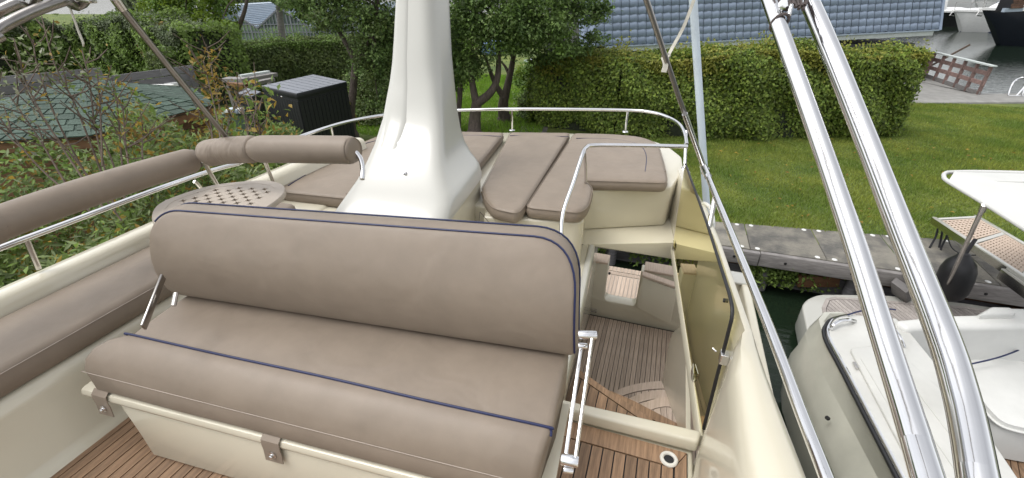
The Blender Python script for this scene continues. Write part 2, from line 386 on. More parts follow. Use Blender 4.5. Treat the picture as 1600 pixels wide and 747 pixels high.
def planks(poly, direction, width, gap, z0, z1, m, parent, name='teak_plank', off=0.0):
    """lay planks that run along direction inside a polygon; every plank an object"""
    P = [Vector((p[0], p[1])) for p in poly]; d = Vector(direction).normalized(); n = Vector((-d.y, d.x))
    lo = min(p.dot(n) for p in P); hi = max(p.dot(n) for p in P); k = lo - off; out = []
    while k < hi:
        q = clip(clip(P, n, k + width - gap / 2), n, k + gap / 2, -1); k += width
        if len(q) < 3: continue
        A = abs(sum(q[i].x * q[(i + 1) % len(q)].y - q[(i + 1) % len(q)].x * q[i].y for i in range(len(q)))) / 2
        if A < 2e-4: continue
        cc = [q[0]]
        for p in q[1:]:
            if (p - cc[-1]).length > 1e-4: cc.append(p)
        if (cc[0] - cc[-1]).length < 1e-4: cc.pop()
        if len(cc) < 3: continue
        dz = random.uniform(0, .0006)
        out.append(MB().prism([tuple(p) for p in cc], z0, (z1 + dz) if not callable(z1) else z1).build(name, m, parent))
    return out
def inst(src, name, mtx, parent):
    o = bpy.data.objects.new(name, src); C.objects.link(o)
    adopt(o, parent); o.matrix_basis = mtx
    return o
def leaves(name, pts, nrm, length, width, m, parent=None, fold=.25, droop=0.0, two=False):
    """one mesh of many small leaves: each a folded kite at pts facing nrm"""
    n = len(pts); nrm = nrm / np.maximum(np.linalg.norm(nrm, axis=1, keepdims=True), 1e-6)
    r = rng.normal(size=(n, 3)); r[:, 2] -= droop
    a = r - nrm * np.sum(r * nrm, axis=1, keepdims=True); a /= np.maximum(np.linalg.norm(a, axis=1, keepdims=True), 1e-6)
    b_ = np.cross(nrm, a)
    L = (length * rng.uniform(.6, 1.35, n))[:, None]; W = (width * rng.uniform(.7, 1.3, n))[:, None]
    base = pts - a * L * .5; tip = pts + a * L * .5; mid = pts - a * L * .05
    s1 = mid + b_ * W * .5 + nrm * W * fold; s2 = mid - b_ * W * .5 + nrm * W * fold
    V = np.stack([base, s1, tip, s2], axis=1).reshape(-1, 3)
    idx = np.arange(n)[:, None] * 4
    Fc = np.concatenate([idx + np.array([[0, 1, 2]]), idx + np.array([[0, 2, 3]])], axis=1).reshape(-1)
    piv = np.array([V[:, 0].mean(), V[:, 1].mean(), V[:, 2].min()])
    V = V - piv
    me = bpy.data.meshes.new(name); me.vertices.add(len(V)); me.vertices.foreach_set('co', V.ravel())
    nf = 2 * n; me.loops.add(nf * 3); me.loops.foreach_set('vertex_index', Fc.astype(np.int32))
    me.polygons.add(nf); me.polygons.foreach_set('loop_start', np.arange(nf, dtype=np.int32) * 3)
    me.update(calc_edges=True); me.materials.append(M[m])
    o = bpy.data.objects.new(name, me); C.objects.link(o); o.location = piv
    if parent: adopt(o, parent)
    WLOC[o.name] = Vector(piv)
    return o
def P2(p): return (p[0], p[1])

# =================================================================== THE YACHT WE STAND ON
yacht = thing('motor_yacht', (-.9, 1, 0), 'cream motor yacht with raised teak deck, white mast fairing and stairs down to its cockpit', 'yacht')
def Y_(mb, name, m, parent=yacht, **k): return mb.build(name, m, parent, **k)
# hull (mostly out of sight below) and fly deck slabs
hull_secs = []
for y, hw, zt in [(-7.5, .3, 1.9), (-5, 1.6, 1.75), (-2, 2.02, 1.6), (2, 2.05, 1.5), (4.42, 1.95, .84)]:
    hull_secs.append([(-.95 - hw, y, zt), (-.95 - hw * .93, y, .4), (-.95 - hw * .6, y, -.3), (-.95 + hw * .6, y, -.3), (-.95 + hw * .93, y, .4), (-.95 + hw, y, zt)])
hull_secs[-1] = [(x, y, min(z, .84)) for x, y, z in hull_secs[-1]]
hull_secs.insert(4, [(p[0], 1.45, min(p[2], 1.5)) for p in hull_secs[3]])
hull_secs[4:4] = []
hull_secs[3] = [(p[0], 1.2, p[2]) for p in hull_secs[3]]
hull_secs[4] = [(p[0], 1.45, min(p[2], .84)) for p in hull_secs[4]]
Y_(MB().loft(hull_secs, smooth=False), 'hull', 'gelw')
for sx in (-2.98, 1.0):
    Y_(MB().box((sx, 1.4, .7), (sx + .08, 4.4, 1.62)), 'bulwark', 'gel', bevel=.02)
Y_(MB().box((-2.55, -3.2, 1.55), (.62, 1.25, 2.5)).box((-2.55, 1.25, .84), (-.45, 2.5, 2.5)), 'deckhouse', 'gel', bevel=.05)
# main fly deck
rimL = [(-.222, 1.30), (-.262, 1.9), (-.315, 2.72)]
deckA = [(-1.97, -1.4), (.31, -1.4), (.31, 1.30)] + rimL + [(-.42, 2.76), (-.42, 2.5), (-1.97, 2.5)]
fd = Y_(MB().prism(deckA, 2.50, 2.638), 'fly_deck', 'gel', bevel=.012)
tk = MB().prism([(-1.915, -1.3), (.288, -1.3), (.288, 1.25), (-1.915, 1.25)], 2.6385, 2.6425)
Y_(tk, 'deck_caulk', 'caulk')
planks([(-1.91, -1.28), (.238, -1.28), (.238, 1.166), (-1.91, 1.166)], (0, 1), .0432, .0052, 2.640, 2.650, 'teak', fd)
planks([(-1.91, 1.171), (.238, 1.171), (.284, 1.247), (-1.91, 1.247)], (1, 0), .2, .002, 2.640, 2.6505, 'teak', fd)
planks([(.243, -1.28), (.284, -1.28), (.284, 1.243), (.243, 1.172)], (0, 1), .2, .002, 2.640, 2.6505, 'teak', fd)
pd = atz(1045, 718, 2.652)
ring = cr([pd + Vector((.026 * math.cos(a), .026 * math.sin(a), .002)) for a in [i * math.pi / 4 for i in range(8)]], 4, True)
dr = Y_(MB().tube(ring, .0075, 8, True), 'deck_drain', 'plast')
Y_(MB().lathe(pd + Vector((0, 0, -.001)), [(.001, 0), (.02, .0005), (.02, .001), (.001, .0015)]), 'drain_hole', 'black', dr)
# sill across the head of the stair
sill = [(-.24, 1.246, 2.651), (.318, 1.256, 2.651), (.333, 1.322, 2.651), (-.24, 1.300, 2.651),
        (-.24, 1.250, 2.712), (.315, 1.260, 2.712), (.328, 1.318, 2.712), (-.24, 1.296, 2.712)]
Y_(MB().hexa(sill), 'stair_sill', 'gel', bevel=.013, seg=3)
# ---- left coaming with the side bench moulding, lofted along the boat
secs = []
for y in (-1.5, 0, 1, 1.8, 2.5, 3.0):
    k = max(0, y - 2.2) * .10
    secs.append([(-1.90, y, 2.60), (-1.905, y, 2.655), (-1.925, y, 2.665), (-1.945, y, 2.69), (-1.965, y, 2.92), (-1.975, y, 2.955), (-2.0, y, 2.97),
                 (-2.33 + k, y, 2.972), (-2.345 + k, y, 3.0), (-2.35 + k, y, 3.10), (-2.365 + k, y, 3.125), (-2.39 + k, y, 3.135), (-2.455 + k, y, 3.132), (-2.48 + k, y, 3.11), (-2.50 + k, y, 2.6)])
Y_(MB().loft(secs), 'coaming', 'gel', angle=60)
# ---- right coaming
secs = []
for y, xi, xo, zt in [(-1.5, .296, .60, 3.2), (.3, .296, .515, 3.2), (.83, .296, .462, 3.2), (1.15, .304, .418, 3.2), (1.25, .318, .408, 3.2), (1.325, .339, .402, 3.2), (1.345, .354, .40, 3.2), (1.95, .305, .345, 3.19), (2.45, .255, .31, 3.15), (2.9, .215, .285, 3.06), (3.2, .18, .27, 2.99), (3.6, .12, .27, 2.955)]:
    w_ = xo - xi; i1 = min(.05, w_ * .25)
    secs.append([(xi, y, 2.60), (xi + .001, y, 2.68), (xi + i1 * .2, y, 2.80), (xi + i1 * .5, y, zt - .10), (xi + i1 * .8, y, zt - .03), (xi + i1 * 1.3, y, zt), (xo - w_ * .2, y, zt), (xo - w_ * .05, y, zt - .012), (xo, y, zt - .035), (xo + .10, y, 2.45), (xi + .1, y, 2.44)])
Y_(MB().loft(secs), 'coaming', 'gel', angle=60)
# ---- sunpad moulding
pts = [atz(755, 340, 2.95), atz(912, 350, 2.95), atz(917, 299, 2.95), atz(1049, 293, 2.95), atz(1068, 266, 2.95), atz(1066, 250, 2.95)]
outl = [P2(p) for p in pts] + [(.20, 3.9), (.05, 4.25), (-.35, 4.42), (-1.4, 4.15), (-2.0, 3.85), (-2.35, 3.4), (-2.40, 2.6), (-2.34, 2.0), (-1.75, 1.95), (-1.65, 2.45), (-1.0, 2.45)]
outl = [P2(p) for p in fillet([Vector((*p, 0)) for p in outl], [.02, .06, .02, .03, .05, .05, .2, .2, .25, .2, .2, .2, .1, .05, .05, .05, .02], 5)]
Y_(MB().prism(outl, 2.642, 2.955), 'sunpad_base', 'gel', bevel=.022, seg=3)
led = [P2(atz(903, 380, 2.65)), P2(atz(1056, 377, 2.65)), (.30, 3.2), (.15, 4.2), (-.35, 4.36), (-2.2, 3.6), (-2.3, 2.52), (-.44, 2.52)]
Y_(MB().prism(led, lambda x, y: 2.628 - .22 * (x + .35) if x > -.5 else 2.628, 2.64), 'aft_overhang', 'gel', bevel=.03, seg=3)
# low lip round the stair opening
rim3 = [(-.236, 1.34, 2.645), (-.27, 1.9, 2.645), (-.322, 2.70, 2.645)]
Y_(MB().loft([[(p[0] - .03, p[1], 2.638), (p[0] - .03, p[1], 2.652), (p[0] - .02, p[1], 2.660), (p[0] + .004, p[1], 2.660), (p[0] + .014, p[1], 2.650), (p[0] + .014, p[1], 2.50), (p[0] - .03, p[1], 2.50)] for p in rim3]), 'stair_rim', 'gelw', angle=60)
lip = [Vector((.333, 1.335, 2.655)), Vector((.30, 1.75, 2.655)), Vector((.235, 2.45, 2.655)), Vector((.197, 2.88, 2.655))]
Y_(MB().loft([[(p.x - .006, p.y, 2.60), (p.x - .006, p.y, 2.655), (p.x - .001, p.y, 2.664), (p.x + .007, p.y, 2.664), (p.x + .014, p.y, 2.655), (p.x + .014, p.y, 2.60)] for p in lip]), 'stair_rim', 'gel', angle=60)
# locker door outline and side panel crease beside the mast foot
lk = [atz(u, v, z) for u, v, z in [(720, 352, 2.98), (722, 349, 2.99), (748, 351, 2.97), (750, 331, 3.05), (776, 362, 2.86)]]
Y_(MB().tube([lk[0], lk[1], lk[2], lk[3], lk[4]], .002, 5), 'locker_seam', 'cord')
# ---- stair treads
def tread(z, far, near):
    poly = [P2(atz(u, v, z)) for u, v in far] + near
    b = Y_(MB().prism(poly, z - .05, z), 'stair_tread', 'caulk')
    return b, poly
b, poly = tread(2.42, [(902, 577), (908, 582), (965, 622), (1019, 657)], [(.20, 1.30), (-.26, 1.30)])
e0, e1 = Vector(poly[1]), Vector(poly[3]); dd = (e1 - e0).normalized(); nn = Vector((-dd.y, dd.x)); 
if nn.y < 0: nn = -nn
inner = [tuple(p) for p in clip([Vector(p) for p in poly], nn, e0.dot(nn) - .045)]
planks(inner, (0.02, 1), .05, .005, 2.421, 2.428, 'teak', b)
outer = [tuple(p) for p in clip([Vector(p) for p in poly], nn, e0.dot(nn) - .040, -1)]
planks(outer, tuple(dd), .3, .002, 2.421, 2.4285, 'teak', b)
b, poly = tread(2.2, [(953, 612), (990, 628), (1061, 665)], [(.30, 1.40), (-.1, 1.40)])
e0, e1 = Vector(poly[0]), Vector(poly[2]); dd = (e1 - e0).normalized(); nn = Vector((-dd.y, dd.x))
if nn.y < 0: nn = -nn
planks([tuple(p) for p in clip([Vector(p) for p in poly], nn, e0.dot(nn) - .055)], tuple(dd), .07, .004, 2.201, 2.208, 'teak', b)
planks([tuple(p) for p in clip([Vector(p) for p in poly], nn, e0.dot(nn) - .050, -1)], tuple(dd), .3, .002, 2.201, 2.2085, 'teak', b)
def arc_tread(z, arc, near, band):
    a3 = [atz(u, v, z) for u, v in arc]; a3 = cr(a3, 5); poly = [P2(p) for p in a3]
    b = Y_(MB().prism(poly + near, z - .05, z), 'stair_tread', 'caulk')
    # curved nosing strip
    cen = Vector((.36, 1.5)); inn = [cen + (Vector(p) - cen) * (1 - band) for p in poly]
    nz_ = poly + [tuple(p) for p in inn[::-1]]
    Y_(MB().prism(nz_, z + .001, z + .009), 'nosing', 'teak_pale', b)
    inn2 = [cen + (Vector(p) - cen) * (1 - band - .006) for p in poly]
    # radial boards
    for i in range(0, len(inn2) - 1, 2):
        j = min(i + 2, len(inn2) - 1)
        p, q = inn2[i], inn2[j]; p2, q2 = cen + (p - cen) * .45, cen + (q - cen) * .45
        p = p + (q - p) * .04; q = q + (p - q) * .04
        Y_(MB().prism([tuple(p), tuple(q), tuple(q2), tuple(p2)], z + .001, z + .008), 'teak_plank', 'teak_grey', b)
arc_tread(1.86, [(990, 640), (1013, 628), (1040, 622), (1062, 628)], [(.36, 1.5), (.0, 1.5)], .10)
arc_tread(1.52, [(970, 632), (991, 620), (1020, 612), (1050, 610)], [(.36, 1.6), (.0, 1.6)], .07)
arc_tread(1.18, [(955, 620), (966, 610), (990, 602), (1018, 597.5), (1042, 596.5)], [(.36, 1.9), (-.1, 1.9)], .055)
# stair side panel under the right rim
sp = [atx(u, v, .318) for u, v in [(1075, 512), (1062, 513), (1052, 521), (1045, 545), (1036, 597), (1048, 630), (1062, 668)]]
sp = [Vector((.318, 1.33, 2.49)), Vector((.318, 2.3, 2.49))] + sp[1:] + [Vector((.318, 1.33, 2.2))]
Y_(MB().add([(p.x - .008, p.y, p.z) for p in sp] + [(p.x + .012, p.y, p.z) for p in sp],
   [tuple(range(len(sp))), tuple(range(2 * len(sp) - 1, len(sp) - 1, -1))] + [(i, (i + 1) % len(sp), len(sp) + (i + 1) % len(sp), len(sp) + i) for i in range(len(sp))]), 'stair_panel', 'gel')
# ---- cockpit below
cs = Y_(MB().box((-.52, 1.6, .78), (1.0, 4.27, .842)), 'cockpit_sole', 'caulk')
planks([(-.47, 1.7), (1.0, 1.7), (1.0, 4.22), (-.47, 4.22)], (0.0, 1), .0455, .0055, .8425, .852, 'teak_grey', cs)
Y_(MB().box((-.56, 1.35, .80), (-.455, 4.30, 2.5)), 'cockpit_side', 'gel', bevel=.015)
# transom with a notch for the gate
def wall_y(poly, y0, y1):      # polygon in x-z, thickness in y
    n = len(poly)
    return MB().add([(p[0], y0, p[1]) for p in poly] + [(p[0], y1, p[1]) for p in poly],
        [tuple(range(n)), tuple(range(2 * n - 1, n - 1, -1))] + [(i, (i + 1) % n, n + (i + 1) % n, n + i) for i in range(n)])
nl, nr, nbz, ntz = -.318, .03, 1.075, 1.56
prof = [(-3.0, .8), (1.05, .8), (1.05, 1.60), (.5, 1.60), (.5, 1.55), (nr, 1.55)] + \
       [P2(p) for p in fillet([Vector((nr, 1.2)), Vector((nr, nbz)), Vector((nl, nbz)), Vector((nl, 1.2))], .07, 6, False)] + [(nl, ntz), (-3.0, ntz)]
tr = Y_(wall_y(prof, 4.25, 4.40), 'transom', 'gel', bevel=.012)
Y_(MB().box((-.47, 4.235, ntz + .002), (nl - .004, 4.415, ntz + .03)), 'teak_cap', 'teak_pale', tr, bevel=.006)
Y_(MB().box((nr + .03, 4.235, 1.553), (.47, 4.415, 1.583)), 'teak_cap', 'teak_pale', tr, bevel=.006)
Y_(MB().box((.52, 4.22, 1.603), (1.06, 4.43, 1.632)), 'pillar_cap', 'gelw', tr, bevel=.008)
Y_(MB().lathe((nl + .006, 4.30, 1.42), [(.001, 0), (.016, .002), (.016, .02), (.001, .026)], 10, (1, 0, 0)), 'gate_latch', 'black', tr)
for xx, zz in ((-.43, .935), (-.43, .90)):
    Y_(MB().tube([(xx - .02, 4.235, zz), (xx + .045, 4.235, zz)], .008, 8), 'hinge', 'steel', tr)
# open gate leaf hung against the transom
lf = [P2((aty(u, v, 4.12).x, aty(u, v, 4.12).z)) for u, v in [(1004, 432), (1058, 452), (1047, 506), (994, 478)]]
lf = [P2(p) for p in fillet([Vector(p) for p in lf], [.01, .01, .06, .06], 6)]
gl = Y_(wall_y(lf, 4.10, 4.15), 'gate_leaf', 'gel', bevel=.008)
a, b_ = aty(1003, 428, 4.115), aty(1059, 447, 4.115)
Y_(MB().bar(a, b_, .085, .028), 'teak_cap', 'teak_pale', gl, bevel=.006)
# swim platform
sw = Y_(MB().box((-2.6, 4.40, .30), (1.0, 6.05, .435)), 'swim_platform', 'gelw', bevel=.03)
planks([(-2.5, 4.62), (.95, 4.62), (.95, 5.78), (-2.5, 5.78)], (0, 1), .055, .007, .436, .446, 'teak_pale', sw)
planks([(-2.5, 5.80), (.95, 5.80), (.95, 5.88), (-2.5, 5.88)], (1, 0), .2, .002, .436, .446, 'teak_grey', sw)
planks([(-2.5, 4.53), (.95, 4.53), (.95, 4.60), (-2.5, 4.60)], (1, 0), .2, .002, .436, .446, 'teak_grey', sw)
planks([(-2.5, 5.90), (.95, 5.90), (.95, 6.02), (-2.5, 6.02)], (0, 1), .055, .007, .436, .446, 'teak_pale', sw)
planks([(-2.5, 4.42), (.95, 4.42), (.95, 4.51), (-2.5, 4.51)], (0, 1), .055, .007, .436, .446, 'teak_pale', sw)
# ---- tinted stair hatch, folded up on its hinges
bn, bf = Vector((.340, 1.345, 2.668)), Vector((.200, 2.86, 2.668))
hN = Vector((bf.y - bn.y, bn.x - bf.x, 0)).normalized()
def onh(u, v): k = ray(u, v); o_ = Vector((0, 0, CZ)); return o_ + k * ((bn - o_).dot(hN) / k.dot(hN))
tf, t2, t3, t4 = onh(1071, 256), onh(1105, 350), onh(1140, 460), onh(1146, 488)
hp = [bn, t4, t3, t2, tf, bf]
hp = fillet(hp, [.03, .05, .03, 0, .04, .01], 4)
cx = sum(hp, Vector()) / len(hp); nrm = Vector((1, .09, -.12)).normalized() * .003
mb = MB(); n = len(hp)
mb.add([p - nrm for p in hp] + [cx - nrm], [(i, (i + 1) % n, n) for i in range(n)], False)
hat = Y_(mb, 'stair_hatch', 'acrylic')
tr_pts = [bn + (t4 - bn) * .04] + fillet([bn + (t4 - bn) * .1, t4, t3, t2, tf], [0, .05, .03, 0, 0], 5, False)
Y_(MB().tube(tr_pts[:-7 if len(tr_pts) > 12 else None] + tr_pts[-7:], .0065, 8), 'edge_trim', 'black', hat)
for u, v, s in [(1055, 393, .07), (1093, 610, .10)]:
    k = 1 if v < 500 else 0
    pp = bf + (bn - bf) * (.03 if k else .80)
    mb = MB()
    for j in (-1, 0, 1): mb.tube([pp + Vector((.002, -.018 + j * .02, .010)), pp + Vector((.002, -.002 + j * .02, .010))], .0075, 8)
    mb.box(pp + Vector((-.012, -.03, .0)), pp + Vector((-.009, .03, .045)))
    Y_(mb, 'hinge', 'steel', hat)
lt = t4 + (bn - t4) * .34
Y_(MB().box(lt + Vector((-.008, -.018, -.022)), lt + Vector((.02, .018, .022))).tube([lt + Vector((-.02, .01, .01)), lt + Vector((-.035, .02, .016))], .004, 8), 'latch', 'steel', hat, bevel=.002)
Y_(MB().lathe(onh(1135, 470) + Vector((-.012, 0, 0)), [(.001, 0), (.008, .001), (.008, .008), (.001, .009)], 10, (1, 0, 0)), 'rubber_stop', 'black', hat)

# ---- rails of the yacht
rail = [Vector((-2.42, -.9, 3.30)), atx(-120, 436, -2.42), atx(0, 388, -2.42), atx(120, 343, -2.42), atx(240, 298, -2.42), atx(330, 267, -2.42), atx(372, 256, -2.42)]
rl = Y_(MB().tube(cr(rail, 4), .0125, 12), 'side_rail', 'steel')
for (u0, v0, x0), (u1, v1, x1) in [(((318), 252, -2.27), (341, 292, -2.40)), ((305, 284, -2.42), (320, 302, -2.46)), ((412, 248, -2.2), (426, 283, -2.33)), ((40, 372, -2.42), (60, 420, -2.44))]:
    Y_(MB().tube([atx(u0, v0, x0), atx(u1, v1, x1)], .0115, 10), 'stanchion', 'steel_dull', rl)
up = [Vector((-2.25, -.9, 3.42)), atx(-150, 412, -2.25), atx(0, 349, -2.25), atx(150, 296, -2.25), atx(302, 250, -2.25), atd(323, 243, 2.26), atd(332, 240, 2.25), atd(400, 231, 2.2), atd(470, 232, 2.15), atd(545, 236, 2.1), atd(560, 243, 2.1), atd(566, 258, 2.1), atd(566, 280, 2.08)]
Y_(MB().tube(cr(up, 6), .0115, 12), 'side_rail', 'steel')
aft = [aty(372, 256, 2.0), aty(430, 231, 2.35), aty(480, 210, 2.6), aty(540, 191, 3.2), aty(600, 180, 3.7), aty(655, 175, 3.95), aty(715, 172.5, 4.07), aty(800, 170.5, 4.2), aty(900, 171, 4.37), aty(985, 172.5, 4.5),
       aty(1020, 176, 4.45), aty(1045, 184, 4.3), aty(1062, 195, 4.05), aty(1070, 210, 3.85), aty(1073, 226, 3.7)]
ar = Y_(MB().tube(cr(aft, 5), .0145, 12), 'aft_rail', 'steel')
for (u0, v0, y0), (u1, v1, z1) in [((800, 171, 4.2), (797, 206, 2.96)), ((981, 173, 4.5), (977, 209, 2.96)), ((1072, 205, 3.9), (1070, 263, 2.955)), ((517, 198, 2.95), (520, 222, 2.96))]:
    a = aty(u0, v0, y0); b_ = Vector((a.x, a.y, z1)) if v1 < 250 else atz(u1, v1, z1)
    Y_(MB().tube([a, b_], .012, 10).lathe(b_ - Vector((0, 0, .002)), [(.001, 0), (.03, .001), (.026, .007), (.001, .008)], 14), 'stanchion', 'steel', ar)
j = aty(800, 171, 4.2); Y_(MB().tube([j - Vector((.06, .015, 0)), j + Vector((.06, .015, 0))], .0165, 12), 'rail_joint', 'steel', ar)
hr = [atz(877, 388, 2.955), atz(877, 372, 2.99), atz(880, 332, 3.10), atz(896, 285, 3.22), atz(910, 242, 3.335), atz(916, 231, 3.35), atz(930, 227, 3.352), atz(1000, 227.5, 3.352), atz(1074, 229, 3.352)]
hrl = Y_(MB().tube(cr(hr, 5), .0125, 12), 'grab_rail', 'steel')
Y_(MB().tube([atz(913, 238, 3.335), atz(915, 262, 3.18), atz(915, 288, 3.03)], .011, 10), 'stanchion', 'steel', hrl)
Y_(MB().box(atz(866, 344, 2.958) - Vector((.02, .008, 0)), atz(866, 344, 2.958) + Vector((.02, .008, .012))), 'turn_button', 'steel_dull', bevel=.004)
sr = [atz(1103, 268, 3.27), atz(1120, 310, 3.28), atz(1165, 420, 3.29), atz(1205, 520, 3.29), atz(1250, 640, 3.29), atz(1292, 748, 3.29), atz(1360, 930, 3.29), Vector((.53, -.9, 3.29))]
srl = Y_(MB().tube(cr(sr, 5), .0155, 12), 'side_rail', 'steel')
q = atz(1118, 305, 3.28); f_ = atz(1107, 358, 3.165)
Y_(MB().tube([q, f_], .013, 10).lathe(f_ - Vector((0, 0, .002)), [(.001, 0), (.032, .001), (.028, .008), (.001, .009)], 14), 'stanchion', 'steel_dull', srl)
Y_(MB().tube([atz(1099, 260, 3.265), atz(1106, 276, 3.275)], .021, 12), 'rail_joint', 'steel', srl)
cl = [atz(1095, 322, 3.10), atz(1101, 318, 3.14), atz(1110, 326, 3.15), atz(1114, 345, 3.15), atz(1113, 358, 3.12)]
Y_(MB().tube(cr(cl, 5), .011, 10), 'fairlead', 'white')
# ---- mast fairing
MT = [  # height, left, right, front, back
    (3.09, -1.718, -1.050, 1.80, 2.64), (3.115, -1.710, -1.056, 1.835, 2.65), (3.17, -1.692, -1.081, 1.925, 2.66), (3.23, -1.674, -1.150, 2.03, 2.68), (3.30, -1.668, -1.205, 2.135, 2.70),
    (3.38, -1.664, -1.243, 2.24, 2.72), (3.50, -1.664, -1.283, 2.36, 2.76), (3.70, -1.661, -1.331, 2.48, 2.84), (3.92, -1.667, -1.371, 2.58, 2.92), (4.13, -1.674, -1.407, 2.67, 3.0), (4.40, -1.686, -1.448, 2.77, 3.1)]
def msec(z):
    for i in range(len(MT) - 1):
        if z <= MT[i + 1][0]: t_ = max(0, (z - MT[i][0]) / (MT[i + 1][0] - MT[i][0])); return [p + (q - p) * t_ for p, q in zip(MT[i], MT[i + 1])]
    return MT[-1]
def mpt(z, ca, sa):
    _, xl, xr, yf, yb_2 = msec(z); k = min(1, max(0, (z - 3.18) / .62)); e = 2 / (11 - 7.1 * k); sk = .10 * (1 - k)
    s_, t_ = math.copysign(abs(ca) ** e, ca), math.copysign(abs(sa) ** e, sa)
    return Vector(((xl + xr) / 2 + (xr - xl) / 2 * s_ - .05 * (1 - k) * t_, (yf + yb_2) / 2 + (yb_2 - yf) / 2 * t_ + sk * .5 * s_, z))
secs = []; NS = 48
zs = [3.09, 3.10, 3.115, 3.14, 3.17, 3.2, 3.23, 3.265, 3.30, 3.34, 3.38, 3.44, 3.5, 3.6, 3.7, 3.8, 3.92, 4.03, 4.13, 4.25, 4.40]
for z in zs[::-1]: secs.append([mpt(z, math.cos(2 * math.pi * (k + .5) / NS), math.sin(2 * math.pi * (k + .5) / NS)) for k in range(NS)])
mf = Y_(MB().loft(secs), 'mast_fairing', 'gelw', angle=75)
low = [mpt(3.09, math.cos(2 * math.pi * (k + .5) / NS), math.sin(2 * math.pi * (k + .5) / NS)) for k in range(NS)]; cm_ = sum(low, Vector()) / NS
low = [p + (cm_ - p) * .025 for p in low]
Y_(MB().loft([[Vector((p.x, p.y, 3.088)) for p in low], [Vector((p.x, p.y, 2.64)) for p in low]]), 'mast_plinth', 'gel', angle=60)
def mfront(z, f, lift=.0):      # f runs 0..1 across the front face
    c = max(-.97, min(.97, f * 2 - 1)); k = min(1, max(0, (z - 3.18) / .62)); e = 2 / (11 - 7.1 * k)
    ca = math.copysign(abs(c) ** (1 / e), c); sa = -math.sqrt(max(0, 1 - ca * ca))
    p = mpt(z, ca, sa); return p + Vector((0, -lift, lift * .3))
sec = []
for i in range(26):
    z = 4.38 - i * .0428; q = max(0, (i - 20) / 5); l = .09 + .02 * q ** 2; r = .47 - .16 * q ** 2
    g_ = 1 - q ** 2; sec.append([mfront(z, l, -.006), mfront(z, l + .05, -.005 + .008 * g_), mfront(z, l + .12, -.005 + .0105 * g_), mfront(z, (l + r) / 2, -.004 + .0095 * g_), mfront(z, r - .1, -.004 + .008 * g_), mfront(z, r - .02, -.004 + .005 * g_), mfront(z, r, -.006)])
Y_(MB().loft(sec, caps=True), 'cable_cover', 'gelw', mf, angle=60)
for u, v in ((581, 257), (661, 254)):
    Y_(MB().lathe(mfront(3.27, .06 if u < 600 else .58, -.002), [(.001, 0), (.006, .001), (.005, .012), (.001, .013)], 10, (0, -1, .4)), 'screw_cap', 'steel', mf)
Y_(MB().tube([mfront(3.268, .555, .0), mfront(3.272, .57, .006), mfront(3.275, .59, .003)], .004, 6), 'cable_stub', 'navy', mf)

# =================================================================== HELM BENCH
bench = thing('helm_bench', (-.95, .95, 2.65), 'taupe two-seat bench with navy piping, its back on a folding steel arm, in the foreground', 'bench')
A, B = atz(200, 522, 3.1), atz(857, 668, 3.1); A.z = B.z = 3.10
U = (B - A).normalized(); Q = Vector((U.y, -U.x, 0)); LEN = (B - A).length      # Q points to the camera
def bp_(u, q, z): return A + U * u + Q * q + Vector((0, 0, z - 3.10))
# box under the seat with a tapered front
mb = MB()
pr_ = [(-.25, 2.882), (.128, 2.882), (.1385, 2.889), (.1405, 2.902), (.134, 2.917), (.120, 2.921), (-.25, 2.921)]
mb.loft([[bp_(u, q, z) for q, z in pr_] for u in (-.150, -.145, 1.585, 1.59)], smooth=True)
mb.build('seat_tray', 'gel', bench, angle=50)
mb = MB()
mb.loft([[bp_(u + (.10 if u < .5 else -.0) * 0 + du, q, z) for q, z, du in
          ([(-.25, 2.652, .10 if u < .8 else -.08), (.160, 2.652, .08 if u < .8 else -.08), (.148, 2.76, .05 if u < .8 else -.05), (.132, 2.883, .0), (-.25, 2.883, .0)])] for u in (0.0, 1.57)], smooth=False)
mb.build('seat_box', 'gel', bench, bevel=.012)
# seat cushion
prof = [(-.37, 3.00), (-.375, 3.06), (-.365, 3.088), (-.33, 3.098), (-.12, 3.104), (-.01, 3.101), (0.0, 3.098), (.01, 3.100), (.04, 3.090), (.072, 3.066), (.095, 3.030), (.107, 2.992), (.109, 2.985), (.112, 2.975), (.130, 2.935), (.122, 2.922), (-.10, 2.921), (-.36, 2.921)]
def uL(q):
    if q < 0: return -.02 * (q / -.25) if q > -.25 else -.02
    return -.155 * min(1, (q / .105)) ** .75 + (.05 * (q - .109) / .02 if q > .109 else 0)
def uR(q): return LEN + .012 - .02 * max(0, q) / .12
qc, zc = -.06, 3.01
secs = []
for t_, sh in [(0, .72), (.004, .86), (.011, .955), (.02, 1.0), (.10, 1.0), (.25, 1.008), (.4, 1.0), (.55, 1.006), (.75, 1.0), (.9, 1.004), (.985, 1.0), (.993, .965), (.998, .90), (1.0, .80)]:
    secs.append([bp_(uL(q) + (uR(q) - uL(q)) * t_, qc + (q - qc) * sh, zc + (z - zc) * sh) for q, z in prof])
sc = MB().loft(secs).build('seat_cushion', 'vinyl', bench, angle=80)
MB().tube(cr([bp_(-.004, 0, 3.096), bp_(.02, 0, 3.1015), bp_(.4, .002, 3.1025), bp_(.8, -.002, 3.1015), bp_(1.2, .002, 3.1022), bp_(LEN - .02, 0, 3.1015), bp_(LEN + .006, 0, 3.094), bp_(LEN + .010, .012, 3.08)], 6), .0042, 8).build('piping', 'navy', sc)
MB().tube(cr([bp_(-.14, .1095, 2.986), bp_(-.05, .1105, 2.986), bp_(.4, .111, 2.986), bp_(.8, .111, 2.986), bp_(1.2, .111, 2.986), bp_(LEN - .04, .110, 2.986)], 5), .0013, 6).build('stitching', 'thread', sc)
